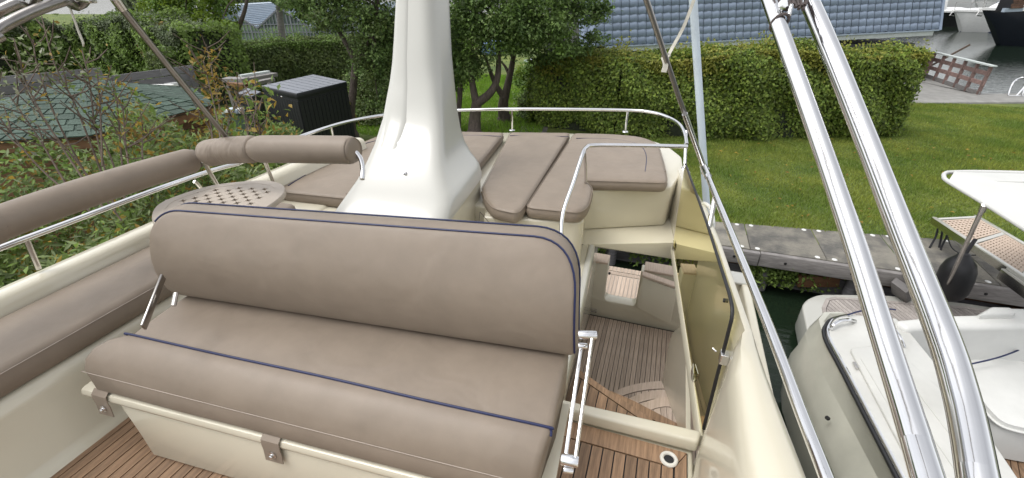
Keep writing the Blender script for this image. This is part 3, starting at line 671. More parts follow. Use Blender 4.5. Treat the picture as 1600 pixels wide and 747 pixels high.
for u in (-.055, .672, 1.36):      # snap tabs
    t0 = [(u - .036, .104, 2.925), (u + .036, .104, 2.925), (u + .036, .122, 2.915), (u - .036, .122, 2.915)]
    sg = [(0.125, 2.932), (.141, 2.918), (.1445, 2.895), (.1445, 2.872), (.150, 2.828)]
    tab = MB().loft([[bp_(u + s_, q + d_, z) for s_, d_ in ((-.034, 0), (.034, 0), (.034, .003), (-.034, .003))] for q, z in sg]).build('snap_tab', 'vinyl', bench, angle=40)
    cpt = bp_(u, .1495, 2.860)
    MB().lathe(cpt, [(.014, 0), (.014, .002), (.010, .004), (.008, .004), (.008, .010), (.006, .012), (.001, .0125)], 14, Q).build('snap_stud', 'steel', tab)
# backrest
BL, BR, TR, TL = atz(250, 466, 3.105), atz(903, 570, 3.105), atz(903, 381, 3.505), atz(230, 331, 3.485)
Wd = ((BR - BL).length + (TR - TL).length) / 2; Hh = ((TL - BL).length + (TR - BR).length) / 2
bn_ = (BR - BL).cross(TL - BL).normalized()
if bn_.y < 0: bn_ = -bn_
def bf_(u, v, w_):      # w_ grows to the camera
    s_, t_ = u / Wd, v / Hh
    p = BL * (1 - s_) * (1 - t_) + BR * s_ * (1 - t_) + TR * s_ * t_ + TL * (1 - s_) * t_
    return p - bn_ * (w_ - .100) + bn_ * (.062 * (2 * t_ - 1) ** 2 - .03) * (1 if w_ > .03 else .4)
ol = fillet([Vector((.03, 0)), Vector((Wd - .01, .0)), Vector((Wd, Hh)), Vector((-.0, Hh))], [.05, .03, .15, .10], 9)
ol = [Vector((p.x + (-.012 * math.sin(math.pi * p.y / Hh) if p.x < Wd * .3 else .0), p.y + .008 * math.sin(math.pi * p.x / Wd) * (1 if p.y > Hh / 2 else 0))) for p in ol]
mb = MB(); cushion(mb, ol, .100, .020, bf_, .010, .012)
bk = mb.build('backrest', 'vinyl', bench, angle=80)
o2 = resample(ol, .03); i2 = inset(o2, .004)
def pipe(w_, ins, pred):
    i_ = inset(o2, ins); st = [k for k in range(len(i_)) if pred(i_[k])]
    k0 = next(k for k in range(len(i_)) if not pred(i_[k])); seq = [i_[(k0 + k) % len(i_)] for k in range(len(i_)) if pred(i_[(k0 + k) % len(i_)])]
    return [bf_(p.x, p.y, w_) for p in seq]
MB().tube(pipe(.0945, .0035, lambda p: p.y > Hh * .86 or (p.x > Wd * .9 and p.y > .02)), .0036, 8).build('piping', 'navy', bk)
MB().tube(pipe(.010, -.0035, lambda p: p.y > Hh * .86 or (p.x > Wd * .9 and p.y > .02)), .0034, 8).build('piping', 'navy', bk)
# folding arms
u1 = atz(905, 521, 3.25)
def cyl(p, q, r, name='pivot'): return MB().lathe(p, [(.001, 0), (r * .9, 0), (r, .003), (r, (q - p).length - .003), (r * .9, (q - p).length), (.001, (q - p).length)], 18, q - p).build(name, 'steel', bench, angle=30)
dz = 3.30
pa, pb = atd(903, 523, 1.27), atd(932, 523.5, 1.27)
cyl(pa, pb, .0125); cyl(atd(903, 540, 1.285), atd(917, 541, 1.285), .009)
pc, pd_ = atd(877, 717, 1.11), atd(904, 722, 1.10)
cyl(pc, pd_, .0145); cyl(atd(880, 733, 1.11), atd(895, 735, 1.11), .010)
r0, r1 = atd(925, 528, 1.265), atd(899, 716, 1.10)
MB().tube([r0, r1], .0056, 10).build('arm_rod', 'steel_dull', bench)
MB().bar(atd(908, 543, 1.285), atd(884, 712, 1.13), .009, .010, (1, 0, 0)).build('arm_bar', 'steel', bench, bevel=.002)
MB().bar(atd(255, 432, 1.52), atd(224, 512, 1.40), .030, .008, (1, 1, 0)).build('arm_bar', 'steel_dark', bench, bevel=.002)
MB().tube([atd(275, 458, 1.52), atd(271, 478, 1.5)], .008, 8).build('arm_rod', 'steel_dull', bench)

# =================================================================== LOOSE CUSHIONS
def flat(z): return lambda u, v, w_: Vector((u, v, z + w_))
def pad(name, label, pixels, z, t, rad, grp=None, r=.03, extra=None, m='vinyl'):
    ztop = z + t
    P = [Vector(P2(atz(u, v, ztop))) for u, v in pixels]
    ol = fillet(P, rad, 6); mb = MB(); cushion(mb, ol, t, r, flat(z), .010, .02)
    o = tag(mb.build(name, m, None, angle=80), label, 'cushion', grp)
    MB().tube([Vector((p.x, p.y, z + t - r * .38)) for p in inset(resample([Vector(p) for p in ol], .04), r * .07 - .001)], .0026, 6, True).build('welt', m, o)
    return o, ol
G = 'sunpad cushions'
# aft-right, with a square bite by the grab rail
c1, o1 = pad('sunpad_cushion', 'taupe sunpad cushion at the right end, notched round the steel grab rail', [(897, 207), (960, 208.5), (1006, 213), (1030, 224), (1041, 262), (1044, 284), (916, 280), (927, 292), (921, 318), (908, 331), (820, 322)], 2.958, .085, [.04, .2, .2, .2, .2, .06, .02, .05, .06, .08, .06], G)
zt = 2.958 + .085 + .007
def seam(name, px, parent, r=.0028, m='navy', z=None):
    MB().tube(cr([atz(u, v, z or zt) for u, v in px], 6), r, 6).build(name, m, parent)
seam('piping', [(900, 216), (950, 217), (985, 222), (1003, 230), (1010, 245), (1008, 268)], c1)
MB().tube(cr([atz(916, 277, zt - .015), atz(960, 278, zt - .014), atz(1000, 277, zt - .012), atz(1030, 270, zt - .01), atz(1040, 268, zt - .012)], 5), .003, 6).build('piping', 'vinyl', c1)
c2, o2_ = pad('sunpad_cushion', 'taupe sunpad cushion second from the right, pale hatch pad between two long seams', [(797, 205.5), (891, 206.5), (818, 322), (808, 332), (770, 324), (757, 308), (752, 292)], 2.958, .088, [.04, .04, .06, .08, .06, .05, .03], G)
seam('piping', [(797, 212), (840, 212), (888, 213.5)], c2)
c3, _ = pad('sunpad_cushion', 'taupe sunpad cushion right behind the white mast, edge seen under the aft rail', [(640, 206), (700, 204), (788, 206), (742, 262), (690, 262)], 2.958, .085, [.05, .05, .05, .03, .03], G)
seam('piping', [(712, 211.5), (750, 211.5), (783, 213)], c3)
c4, _ = pad('sunpad_cushion', 'taupe sunpad cushion left of the mast with a navy seam along its outer rim', [(588, 212), (625, 206), (640, 225), (548, 309), (440, 298), (432, 286), (500, 248)], 2.958, .085, [.05, .05, .05, .03, .04, .04, .2], G)
seam('piping', [(450, 290), (510, 254), (560, 228), (600, 217)], c4)
MB().tube(cr([atz(441, 299, 2.99), atz(490, 303, 2.99), atz(545, 310, 2.99)], 4), .003, 6).build('piping', 'navy', c4)
pad('seat_cushion', 'taupe seat cushion between the lattice table and the white mast foot', [(440, 306), (548, 311), (520, 345), (380, 340), (400, 312)], 2.70, .20, [.03] * 5)
# long side bench cushion, left
mb = MB()
cushion(mb, fillet([Vector((-2.345, -1.3)), Vector((-1.985, -1.3)), Vector((-1.99, 1.9)), Vector((-2.345, 1.9))], .05, 5), .105, .028, flat(2.973), .012, .02)
sd_ = tag(mb.build('side_bench_cushion', 'vinyl', None, angle=80), 'long taupe cushion on the side bench against the left coaming', 'cushion')
MB().tube([(-1.984, -1.2, 3.062), (-1.986, .3, 3.062), (-1.988, 1.85, 3.062)], .0016, 6).build('stitching', 'thread', sd_)
# padded rolls on the side rail
def bolster(name, label, path, r, m='vinyl', ruche=0):
    P = cr(path, 8); n = len(P); rs = []; PP = []
    L = [0]
    for i in range(1, n): L.append(L[-1] + (P[i] - P[i - 1]).length)
    for i in range(n):
        e = min(L[i], L[-1] - L[i]); k = min(1, e / .03)
        rr = r * (.80 + .20 * math.sqrt(1 - (1 - k) ** 2))
        rr -= ruche * (.012 * math.exp(-((L[-1] - L[i]) / .012) ** 2) + .004 * math.exp(-((L[i] - .10) / .012) ** 2))
        rs.append(rr); PP.append(P[i])
    d0 = (P[0] - P[1]).normalized(); d1 = (P[-1] - P[-2]).normalized()
    PP = [P[0] + d0 * .004] + PP + [P[-1] + d1 * .004]; rs = [rs[0] * .80] + rs + [rs[-1] * .80]
    return tag(MB().tube(PP, rs, 26).build(name, m, None, angle=80), label, 'bolster', 'padded rolls on the side rail')
def bx(u, v, x=-2.25): return atx(u, v, x)
bo1 = bolster('rail_bolster', 'long taupe padded roll on the left rail running out of the picture', [Vector((-2.25, -.8, 3.44)), bx(-130, 400), bx(-10, 352.5), bx(0, 349), bx(70, 323), bx(150, 296), bx(230, 271), bx(293, 252.5), bx(301, 250.3)], .0625)
e0 = bx(311, 256.5)
bo2 = bolster('rail_bolster', 'short ruched taupe roll between the two longer rolls on the left rail', [atd(323, 241, 2.26), atd(330, 239, 2.25), atd(350, 236, 2.23), atd(375, 234, 2.21), atd(402, 233, 2.18)], .066, 'vinyl_ruched', 1)
bo3 = bolster('rail_bolster', 'taupe padded roll nearest the white mast with a steel rail end curving out of it', [atd(404, 233.5, 2.17), atd(412, 233.3, 2.16), atd(470, 233.5, 2.13), atd(540, 234.5, 2.09), atd(553, 235, 2.08)], .0655)
# =================================================================== TABLE
zt_ = 3.30
tp = [atz(u, v, zt_) for u, v in [(238, 335), (250, 318), (285, 303), (330, 290), (375, 284), (415, 282), (440, 288), (444, 299), (432, 312), (405, 330), (375, 345), (330, 357), (280, 360), (245, 352)]]
c_ = sum(tp, Vector()) / len(tp)
loop = cr(tp, 4, True); tbl = thing('lattice_table', (c_.x, c_.y, 2.65), 'oval pale plastic table with star-shaped lattice holes behind the bench', 'table')
d1 = (atz(440, 292, zt_) - atz(243, 338, zt_)).normalized(); d2 = Vector((-d1.y, d1.x, 0))
ex = lambda p: ((p - c_).dot(d1), (p - c_).dot(d2))
inn = [c_ + (p - c_) * .84 for p in loop]
def ringmesh(mb, a, b_, z0, z1):
    n = len(a); mb.loft([[Vector((p.x, p.y, z0)) for p in b_], [Vector((p.x, p.y, z0)) for p in a], [Vector((p.x, p.y, z0 + .004)) for p in [c_ + (q - c_) * 1.012 for q in a]], [Vector((p.x, p.y, z1 - .006)) for p in [c_ + (q - c_) * 1.012 for q in a]], [Vector((p.x, p.y, z1)) for p in a], [Vector((p.x, p.y, z1)) for p in b_], [Vector((p.x, p.y, z0)) for p in b_]], caps=False)
mb = MB(); ringmesh(mb, loop, inn, zt_ - .028, zt_); mb.build('table_rim', 'lattice', tbl, angle=50)
# lattice: solid grid with eight-pointed openings, built cell by cell
mb = MB(); cell = .049; zc0, zc1 = zt_ - .014, zt_ - .001
innp = [Vector(ex(p)) for p in inn]
def inside(x, y):
    c = False; n = len(innp)
    for i in range(n):
        a, b_ = innp[i], innp[(i + 1) % n]
        if (a.y > y) != (b_.y > y) and x < (b_.x - a.x) * (y - a.y) / (b_.y - a.y) + a.x: c = not c
    return c
ext = .36
for i in range(-12, 13):
    for k in range(-9, 10):
        x, y = (i + .5 * (k % 2) * 0) * cell, k * cell
        h = cell / 2; cor = [(x - h, y - h), (x + h, y - h), (x + h, y + h), (x - h, y + h)]
        if not any(inside(*q) for q in cor): continue
        full = all(inside(*q) for q in cor)
        per = [(1, 0), (1, .5), (1, 1), (.5, 1), (0, 1), (-.5, 1), (-1, 1), (-1, .5), (-1, 0), (-1, -.5), (-1, -1), (-.5, -1), (0, -1), (.5, -1), (1, -1), (1, -.5)]
        O = [(x + a * h, y + b_ * h) for a, b_ in per]
        O3 = lambda pts, z: [c_ + d1 * a + d2 * b_ + Vector((0, 0, z - c_.z)) for a, b_ in pts]
        if not full:
            cm2 = sum(1 for q in cor if inside(*q))
            if cm2 >= 1: qs = [(a * .965, b_ * .965) if not inside(a, b_) else (a, b_) for a, b_ in cor]; mb.add(O3(qs, zc1) + O3(qs, zc0), [(0, 1, 2, 3), (7, 6, 5, 4)])
            continue
        I = []
        for j in range(16):
            an = 2 * math.pi * j / 16; rr = (.88 if j % 4 == 0 else (.48 if j % 4 == 2 else .46)) * h
            I.append((x + math.cos(an) * rr, y + math.sin(an) * rr))
        vs = O3(O, zc1) + O3(I, zc1) + O3(I, zc0)
        mb.add(vs, [(j, (j + 1) % 16, 16 + (j + 1) % 16, 16 + j) for j in range(16)] + [(16 + j, 16 + (j + 1) % 16, 32 + (j + 1) % 16, 32 + j) for j in range(16)])
tag(mb.build('lattice_panel', 'lattice', tbl), kind='stuff')
inn3 = [c_ + (p - c_) * .66 for p in loop]
# solid margin between rim and lattice sits just under the lattice cells
mb = MB(); n = len(inn); mb.add([Vector((p.x, p.y, zt_ - .0015)) for p in inn] + [Vector((p.x, p.y, zt_ - .0015)) for p in [c_ + (q - c_) * .70 for q in loop]], [])
MB().lathe((c_.x, c_.y, 2.65), [(.001, 0), (.12, 0), (.11, .02), (.035, .04), (.03, .60), (.10, .61), (.10, .632), (.001, .634)], 18).build('table_leg', 'plast', tbl, angle=40)

# =================================================================== CANOPY FRAMES, STRAPS, POLE
fr = thing('canopy_frame', (.45, .2, 2.97), 'two thick polished steel canopy tubes sweeping down across the right foreground', 'canopy frame')
BOW1 = [Vector((-2.44, -.15, 3.25)), Vector((-2.40, .0, 3.75)), atd(-60, 80, 1.3)]
def ends(t, apex):      # run a tube straight on: down to the coaming, up and over to the bow
    d = (t[-1] - t[-2]).normalized(); u = (t[0] - t[1]).normalized(); q = t[-1]; k = (q.z - 3.19) / max(.2, -d.z)
    a = t[0] + u * .12
    return [apex, a.lerp(apex, .5) + u * .06, a] + t + [q + d * k * .5, q + d * k]
t1 = [atd(1182, -60, 1.14), atd(1213, 30, 1.06), atd(1270, 190, .93), atd(1330, 365, .79), atd(1385, 540, .66), atd(1432, 690, .56), atd(1462, 790, .50)]
MB().tube(cr(ends(t1, Vector((.02, 1.0, 4.72))), 6), .0172, 20).build('tube', 'steel', fr)
t2_ = [atd(1245, -40, 1.16), atd(1287, 54, 1.05), atd(1350, 210, .93), atd(1420, 390, .79), atd(1475, 530, .68), atd(1501, 615, .625), atd(1516, 680, .585), atd(1530, 760, .54), atd(1545, 850, .50)]
MB().tube(cr(ends(t2_, Vector((.06, 1.08, 4.72))), 6), .0205, 22).build('tube', 'steel', fr)
# hinge clamp between the tubes at the top
k0 = atd(1228, 8, 1.05); mb = MB()
mb.tube([atd(1216, 22, 1.055), atd(1222, 8, 1.05), atd(1228, 0, 1.05)], .006, 8).tube([atd(1232, 24, 1.05), atd(1236, 8, 1.05)], .006, 8)
mb.lathe(atd(1224, 8, 1.045), [(.001, 0), (.010, 0), (.010, .012), (.001, .014)], 12, (-.3, -1, .2))
mb.build('clamp', 'steel', fr)
mb = MB()
for i in range(16):
    a = atd(1212 + i * 3.2, -12, 1.07 + .01 * (i % 3)); b_ = atd(1213 + i * 3 + random.uniform(-2, 2), 10 + random.uniform(-3, 6), 1.06); mb.tube([a, (a + b_) / 2 + Vector((random.uniform(-.006, .006), 0, 0)), b_], .004, 6)
mb.build('lashing', 'cord', fr)
rg = []
cc = atd(1218, 36, 1.055); dr_ = (t1[2] - t1[1]).normalized(); uu = dr_.orthogonal().normalized(); vv = dr_.cross(uu)
for k in range(14): a = 2 * math.pi * k / 14; rg.append(cc + uu * math.cos(a) * .0205 + vv * math.sin(a) * .0205 + dr_ * .006 * math.cos(a))
MB().tube(rg, .0035, 6, True).build('cord_ring', 'cord', fr)
f2 = thing('canopy_frame', (.3, 2.8, 3.16), 'slender steel canopy strut leaning from the top edge down to the right side rail', 'canopy frame')
MB().tube([Vector((.0, 1.12, 4.78)), atd(1000, -30, 1.9), atd(1010, 0, 1.95), atd(1060, 150, 2.35), atd(1100, 262, 2.68)], .0125, 12).build('tube', 'steel_dark', f2)
MB().tube([atd(1070, 178, 2.40), atd(1100, 262, 2.68)], .015, 12).build('sleeve', 'steel', f2)
MB().lathe(atd(1102, 267, 2.69), [(.001, -.02), (.02, -.018), (.022, 0), (.02, .018), (.001, .02)], 12, (0, .3, -1)).build('knuckle', 'steel', f2)
st = MB(); 
def ribbon(mb, pts, wd, th=.002, view=True):
    P = cr(pts, 5); secs = []
    for i, p in enumerate(P):
        d = (P[min(i + 1, len(P) - 1)] - P[max(i - 1, 0)]).normalized(); vw = (p - Vector((0, 0, CZ))).normalized()
        s_ = d.cross(Vector((.2, 1, .1))).normalized()
        tw = s_ * wd / 2; nn_ = d.cross(s_) * th / 2
        secs.append([p - tw - nn_, p + tw - nn_, p + tw + nn_, p - tw + nn_])
    mb.loft(secs, smooth=False)
ribbon(st, [atd(1087, -8, 2.2), atd(1070, 38, 2.25), atd(1052, 72, 2.27), atd(1042, 90, 2.22), atd(1036, 92, 2.2)], .016)
ribbon(st, [atd(1036, 88, 2.2), atd(1040, 100, 2.19), atd(1037, 113, 2.19)], .026)
wr = []
for k in range(9): a = k / 8 * 2 * math.pi; wr.append(atd(1041, 88, 2.25) + Vector((math.cos(a) * .016, math.sin(a) * .016, .02 * k / 8 - .01)))
ribbon(st, wr, .02)
tag(st.build('webbing_strap', 'web', None), 'pale webbing strap knotted round the slender strut above the hedge', 'strap')
f3 = thing('canopy_frame', (-2.3, 1.9, 3.3), 'curved steel canopy bows in the top left corner', 'canopy frame')
MB().tube(cr(BOW1 + [atd(-20, 56, 1.35), atd(0, 44, 1.38), atd(20, 33, 1.4), atd(45, 21, 1.43), atd(70, 11, 1.46), atd(100, 1, 1.5), atd(140, -10, 1.55), Vector((-1.2, 1.15, 4.62)), Vector((-.6, 1.1, 4.72)), Vector((.02, 1.0, 4.72))], 5), .0165, 14).build('tube', 'steel_dark', f3)
MB().tube(cr([Vector((-2.44, -.5, 3.25)), Vector((-2.44, -.3, 3.8)), atd(-60, 52, 1.5), atd(-20, 28, 1.5), atd(0, 17, 1.5), atd(25, 5, 1.52), atd(60, -10, 1.55), Vector((-1.25, .95, 4.70)), Vector((-.6, 1.05, 4.78)), Vector((.06, 1.08, 4.72))], 5), .016, 14).build('tube', 'steel_dark', f3)
MB().tube(cr([Vector((-2.46, -.8, 3.25)), Vector((-2.48, -.5, 3.9)), atd(-40, 22, 1.6), atd(0, 4, 1.6), atd(30, -8, 1.6), Vector((-1.3, .8, 4.75)), Vector((-.6, .85, 4.85)), Vector((.1, .8, 4.8))], 5), .015, 14).build('tube', 'steel_dark', f3)
MB().bar(atd(118, -4, 1.5), atd(146, 2, 1.5), .03, .014).build('end_fitting', 'steel_dull', f3, bevel=.003)
f4 = thing('canopy_frame', (-2.25, 1.9, 3.4), 'straight steel strut slanting from the top edge to the ruched roll', 'canopy frame')
MB().tube([atd(150, -52, 1.42), atd(170, -18, 1.45), atd(180, 0, 1.5), atd(270, 112, 1.85), atd(357, 218, 2.25)], .0125, 12).build('tube', 'steel_dark', f4)
MB().tube([atd(177, -6, 1.48), atd(190, 12, 1.53)], .0165, 12).build('end_fitting', 'steel_dull', f4)
st = MB(); ribbon(st, [atd(104, -6, 1.55), atd(110, 14, 1.55), atd(118, 36, 1.55), atd(123, 50, 1.55), atd(128, 62, 1.55), atd(131, 71, 1.55)], .022, .003)
tag(st.build('webbing_strap', 'web', None), 'pale webbing strap hanging loose from the curved bows at top left', 'strap')
tag(MB().tube([atd(1081, -20, 3.6), atd(1083, 0, 3.65), atd(1094, 170, 4.1), atd(1105, 335, 4.55)], .034, 12).build('flag_pole', 'blue', None), 'pale blue-white pole standing behind the right side rail', 'pole')

# =================================================================== NEIGHBOURING BOAT
def ath(u, v, h): k = ray(u, v); return Vector((0, 0, CZ)) + k * (h / k.dot(_H))
nb = thing('moored_motorboat', (3, 2, 0), 'white motorboat moored close alongside on the right with a teak bathing platform', 'motorboat')
secs = []
for y, dx, dz in [(-4, .5, 0), (-1, .12, 0), (1, .03, 0), (2.5, 0, 0), (3.6, 0, 0), (4.15, 0, 0), (4.42, .05, -.01), (4.60, .16, -.03), (4.70, .34, -.06)]:
    o_ = 1.66 + (4.4 - y) * .062 + dx; k_ = 1.735 + (4.25 - y) * .115 + dx; s_ = 1.80 + (4.17 - y) * .072 + dx
    secs.append([(o_ + .30, y, -.25), (o_ + .06, y, .15), (o_, y, .55 + dz), (o_ + .004, y, .74 + dz), (o_ + .03, y, .82 + dz), (k_, y, 1.04 + dz), (k_ + .006, y, 1.05 + dz), (s_, y, 1.245 + dz), (s_ + .02, y, 1.245 + dz), (s_ + .05, y, 1.24 + dz), (s_ + .3, y, 1.0), (s_ + .3, y, -.25)])
nb.update_tag()
MB().loft(secs).build('hull', 'hullg', nb, angle=22)
st = [(1.80 + (4.17 - y) * .072, y, 1.255) for y in (-1, 1, 2.5, 3.6, 4.10)]
px_ = [atz(1288, 516, 1.255), atz(1292, 506, 1.25), atz(1303, 498, 1.25), atz(1325, 493, 1.25)]
stp = [Vector(p) for p in st] + px_[1:]
MB().tube(cr(stp, 4), .018, 8).build('rubbing_strake', 'black', nb)
MB().tube(cr([p + Vector((.028, 0, .022)) for p in stp], 4), .014, 8).build('strake_trim', 'steel', nb)
top = [P2(p + Vector((.02, 0, 0))) for p in cr(stp, 4)] + [P2(atz(u, v, 1.27)) for u, v in [(1400, 497), (1418, 514), (1480, 590), (1536, 665), (1600, 760)]] + [(2.45, -1)]
MB().prism(top, .60, 1.275).build('side_deck', 'gelg', nb, bevel=.02, seg=3)
rp = [P2(atz(u, v, 1.29)) for u, v in [(1327, 545), (1392, 538), (1470, 610), (1530, 700), (1560, 760), (1440, 760)]]
rp = [P2(p) for p in fillet([Vector(p) for p in rp], .05, 5)]
MB().prism(rp, 1.26, 1.297).build('deck_panel', 'gelg', nb, bevel=.01)
for a, b_ in [((1345, 560), (1455, 745)), ((1368, 556), (1500, 745)), ((1390, 556), (1535, 745))]:
    MB().bar(atz(*a, 1.298), atz(*b_, 1.298), .006, .006).build('deck_rib', 'gelg', nb)
MB().tube(cr([atz(1299, 514, 1.285), atz(1302, 508, 1.33), atz(1312, 502, 1.34), atz(1326, 500, 1.335), atz(1336, 502, 1.285)], 5), .018, 10).build('grab_handle', 'steel', nb)
MB().tube(cr([atz(1396, 512, 1.28), atz(1400, 517, 1.33), atz(1408, 530, 1.33), atz(1413, 542, 1.28)], 5), .014, 10).build('grab_handle', 'steel', nb)
MB().bar(atz(1334, 566, 1.30), atz(1340, 576, 1.30), .02, .012).build('deck_catch', 'steel_dull', nb)
MB().lathe(Vector((1.74, 3.32, .98)), [(.001, -.02), (.018, 0), (.018, .02), (.001, .025)], 12, (-1, 0, .8)).build('drain_outlet', 'black', nb)
# bathing platform
def pz(px, z): return [P2(atz(u, v, z)) for u, v in px]
pl = pz([(1253, 476), (1262, 466), (1280, 459), (1380, 460), (1500, 465), (1600, 472), (1700, 480), (1700, 560), (1400, 560), (1264, 527)], .455)
pl = [(x, min(y, 6.62)) for x, y in pl]
pl = [P2(p) for p in fillet([Vector(p) for p in pl], .10, 4)]
pf = MB().prism(pl, .10, .45).build('bathing_platform', 'gelw', nb, bevel=.04, seg=3)
tk = pz([(1284, 480), (1290, 467), (1305, 464), (1500, 470), (1600, 478), (1700, 486), (1700, 560), (1400, 540), (1290, 520)], .455)
tk = [(x, min(y, 6.5)) for x, y in tk]
MB().prism([tuple(p) for p in inset([Vector(p) for p in tk], .001)], .445, .4525).build('caulk_bed', 'caulk', pf)
ink = [tuple(p) for p in inset([Vector(p) for p in tk], .055)]
planks(ink, (-.42, .91), .058, .008, .4528, .461, 'teak_silver', pf)
mb = MB(); o_ = [Vector(p) for p in tk]; i_ = inset(o_, .047)
for a in range(len(o_)):
    b2 = (a + 1) % len(o_)
    if (o_[b2] - o_[a]).length > .05: MB().prism([tuple(o_[a]), tuple(o_[b2]), tuple(i_[b2]), tuple(i_[a])], .4528, .4615).build('teak_plank', 'teak_silver', pf)
# cockpit seat and floor
sb = pz([(1397, 499), (1440, 495), (1492, 491), (1526, 490), (1547, 478), (1600, 480), (1700, 488), (1700, 520), (1600, 510), (1440, 512), (1418, 514)], 1.33)
MB().prism(sb, .55, 1.33).build('seat_back', 'seatw', nb, bevel=.05, seg=4)
MB().prism(pz([(1532, 490), (1549, 478), (1580, 479), (1590, 489)], 1.40), 1.30, 1.40).build('coaming_corner', 'seatw', nb, bevel=.03, seg=3)
se = pz([(1440, 520), (1600, 515), (1720, 530), (1720, 690), (1600, 669), (1566, 660), (1540, 633), (1515, 592), (1485, 565)], .90)
se = [P2(p) for p in fillet([Vector(p) for p in se], [.02, .02, .02, .02, .1, .2, .2, .1, .05], 5)]
MB().prism(se, .50, .90).build('seat_base', 'seatw', nb, bevel=.035, seg=4)
ou = [Vector((*p, 0)) for p in inset([Vector(p) for p in se], -.012)]
MB().tube([Vector((p.x, p.y, .855)) for p in ou], .012, 8, True).build('seat_lip', 'seatw', nb)
MB().box((2.3, -.5, .40), (6.5, 4.6, .47)).build('cockpit_floor', 'caulk', nb)
fl_ = nb.children[-1]
planks(pz([(1545, 700), (1640, 705), (1640, 820), (1575, 820)], .47), (0.35, .94), .05, .007, .4705, .480, 'teak', fl_)
lnp = cr([atz(1500, 572, 1.0), atz(1530, 566, 1.0), atz(1565, 557, 1.02), atz(1602, 542, 1.05), atz(1660, 510, 1.2)], 5)
tag(MB().tube(lnp, .008, 8).build('mooring_line', 'navy', None), 'navy mooring line slung across the white seat of the boat alongside', 'rope')
ln2 = cr([atz(1325, 492, 1.30), atz(1345, 486, 1.29), atz(1375, 482, 1.31), atz(1400, 484, 1.34)], 5)
tag(MB().tube(ln2, .008, 8).build('mooring_line', 'navy', None), 'dark mooring line lying over the after corner of the boat alongside', 'rope')
mb = MB(); mb.hexa([atz(1392, 458, .46), atz(1400, 452, .46), atz(1425, 468, .46), atz(1416, 474, .46), atz(1392, 440, .70), atz(1400, 433, .70), atz(1425, 450, .70), atz(1416, 458, .70)])
tag(mb.build('fender_board', 'wood_grey', None, bevel=.01), 'short weathered board upright at the quay behind the thick tubes', 'board')
# canopy of the neighbour
cn = thing('boat_canopy', (3.2, 4.8, .46), 'white canvas canopy on a slanting steel pole at the right edge', 'canopy')
zc_ = 2.40
E_ = [atz(u, v, zc_) for u, v in [(1482, 283), (1540, 318), (1600, 356), (1720, 432)]]
Fw = [atz(u, v, zc_) for u, v in [(1492, 269.5), (1560, 270), (1640, 272), (1800, 278)]]
secs = []
for i in range(4):
    row = []
    for k in range(7):
        t_ = k / 6; p = E_[i].lerp(Fw[i], t_); row.append(p + Vector((0, 0, .05 * math.sin(math.pi * t_))))
    secs.append(row + [p - Vector((0, 0, .008)) for p in row[::-1]])
MB().loft(secs).build('canvas', 'canvas', cn, angle=60)
hp_ = [atz(1720, 434, zc_), atz(1600, 357, zc_), atz(1540, 319, zc_), atz(1482, 284, zc_), atz(1475, 276, zc_), atz(1477, 271, zc_), atz(1490, 269, zc_), atz(1560, 269, zc_), atz(1800, 276, zc_)]
MB().tube(cr(hp_, 5), .021, 10).build('hem_tube', 'canvas', cn)
MB().tube([atz(1500, 282, zc_ + .01), atz(1560, 283, zc_ + .05), atz(1660, 286, zc_ + .05)], .006, 6).build('seam', 'canvas', cn)
MB().tube([atz(1538, 320, zc_), atz(1470, 468, .47)], .021, 12).build('pole', 'steel_dull', cn)
MB().tube([atz(1540, 314, zc_ - .0), atz(1534, 330, 2.28)], .028, 12).build('pole_socket', 'steel_dull', cn)
# gangway
gw = thing('gangway', (4.5, 7, .75), 'raised gangway with two pale lattice panels reaching from the boat to the quay', 'gangway')
a0, b0 = atz(1457, 341, 1.12), atz(1527, 338, 1.12); a1, b1 = atz(1600, 436, 1.32), atz(1604, 383, 1.32)
a1 = a0 + (a1 - a0) * 1.5; b1 = b0 + (b1 - b0) * 1.9
def gp(s_, t_, z=0): return (a0.lerp(a1, s_)).lerp(b0.lerp(b1, s_), t_) + Vector((0, 0, z))
for t_ in (0.035, .965): MB().bar(gp(0, t_), gp(1, t_), .055, .045).build('side_rail', 'gelw', gw, bevel=.008)
MB().bar(gp(.0, .0, -.035), gp(1, 0, -.035), .02, .09).build('side_beam', 'steel_dull', gw)
MB().bar(gp(.56, -.05, -.09), gp(1, -.06, -.11), .03, .12).build('lower_beam', 'steel_dull', gw, bevel=.004)
MB().bar(gp(.56, -.05, -.02), gp(1, -.06, -.04), .035, .012).build('beam_trim', 'gelw', gw)
for s_ in (.02, .33, .66, .98): MB().bar(gp(s_, .06, -.004), gp(s_, .94, -.004), .05, .03).build('cross_bar', 'gelw', gw)
def lattice(s0, s1, nx, ny):
    mb = MB()
    for i in range(nx + 1): s_ = s0 + (s1 - s0) * i / nx; mb.bar(gp(s_, .09, .004), gp(s_, .91, .004), .028, .016)
    for k in range(ny + 1): t_ = .10 + .80 * k / ny; mb.bar(gp(s0, t_, .003), gp(s1, t_, .003), .028, .014)
    return tag(mb.build('lattice_panel', 'teak_pale', gw), kind='stuff')
lattice(.055, .30, 9, 9); lattice(.36, .63, 12, 9); lattice(.69, .95, 12, 9)
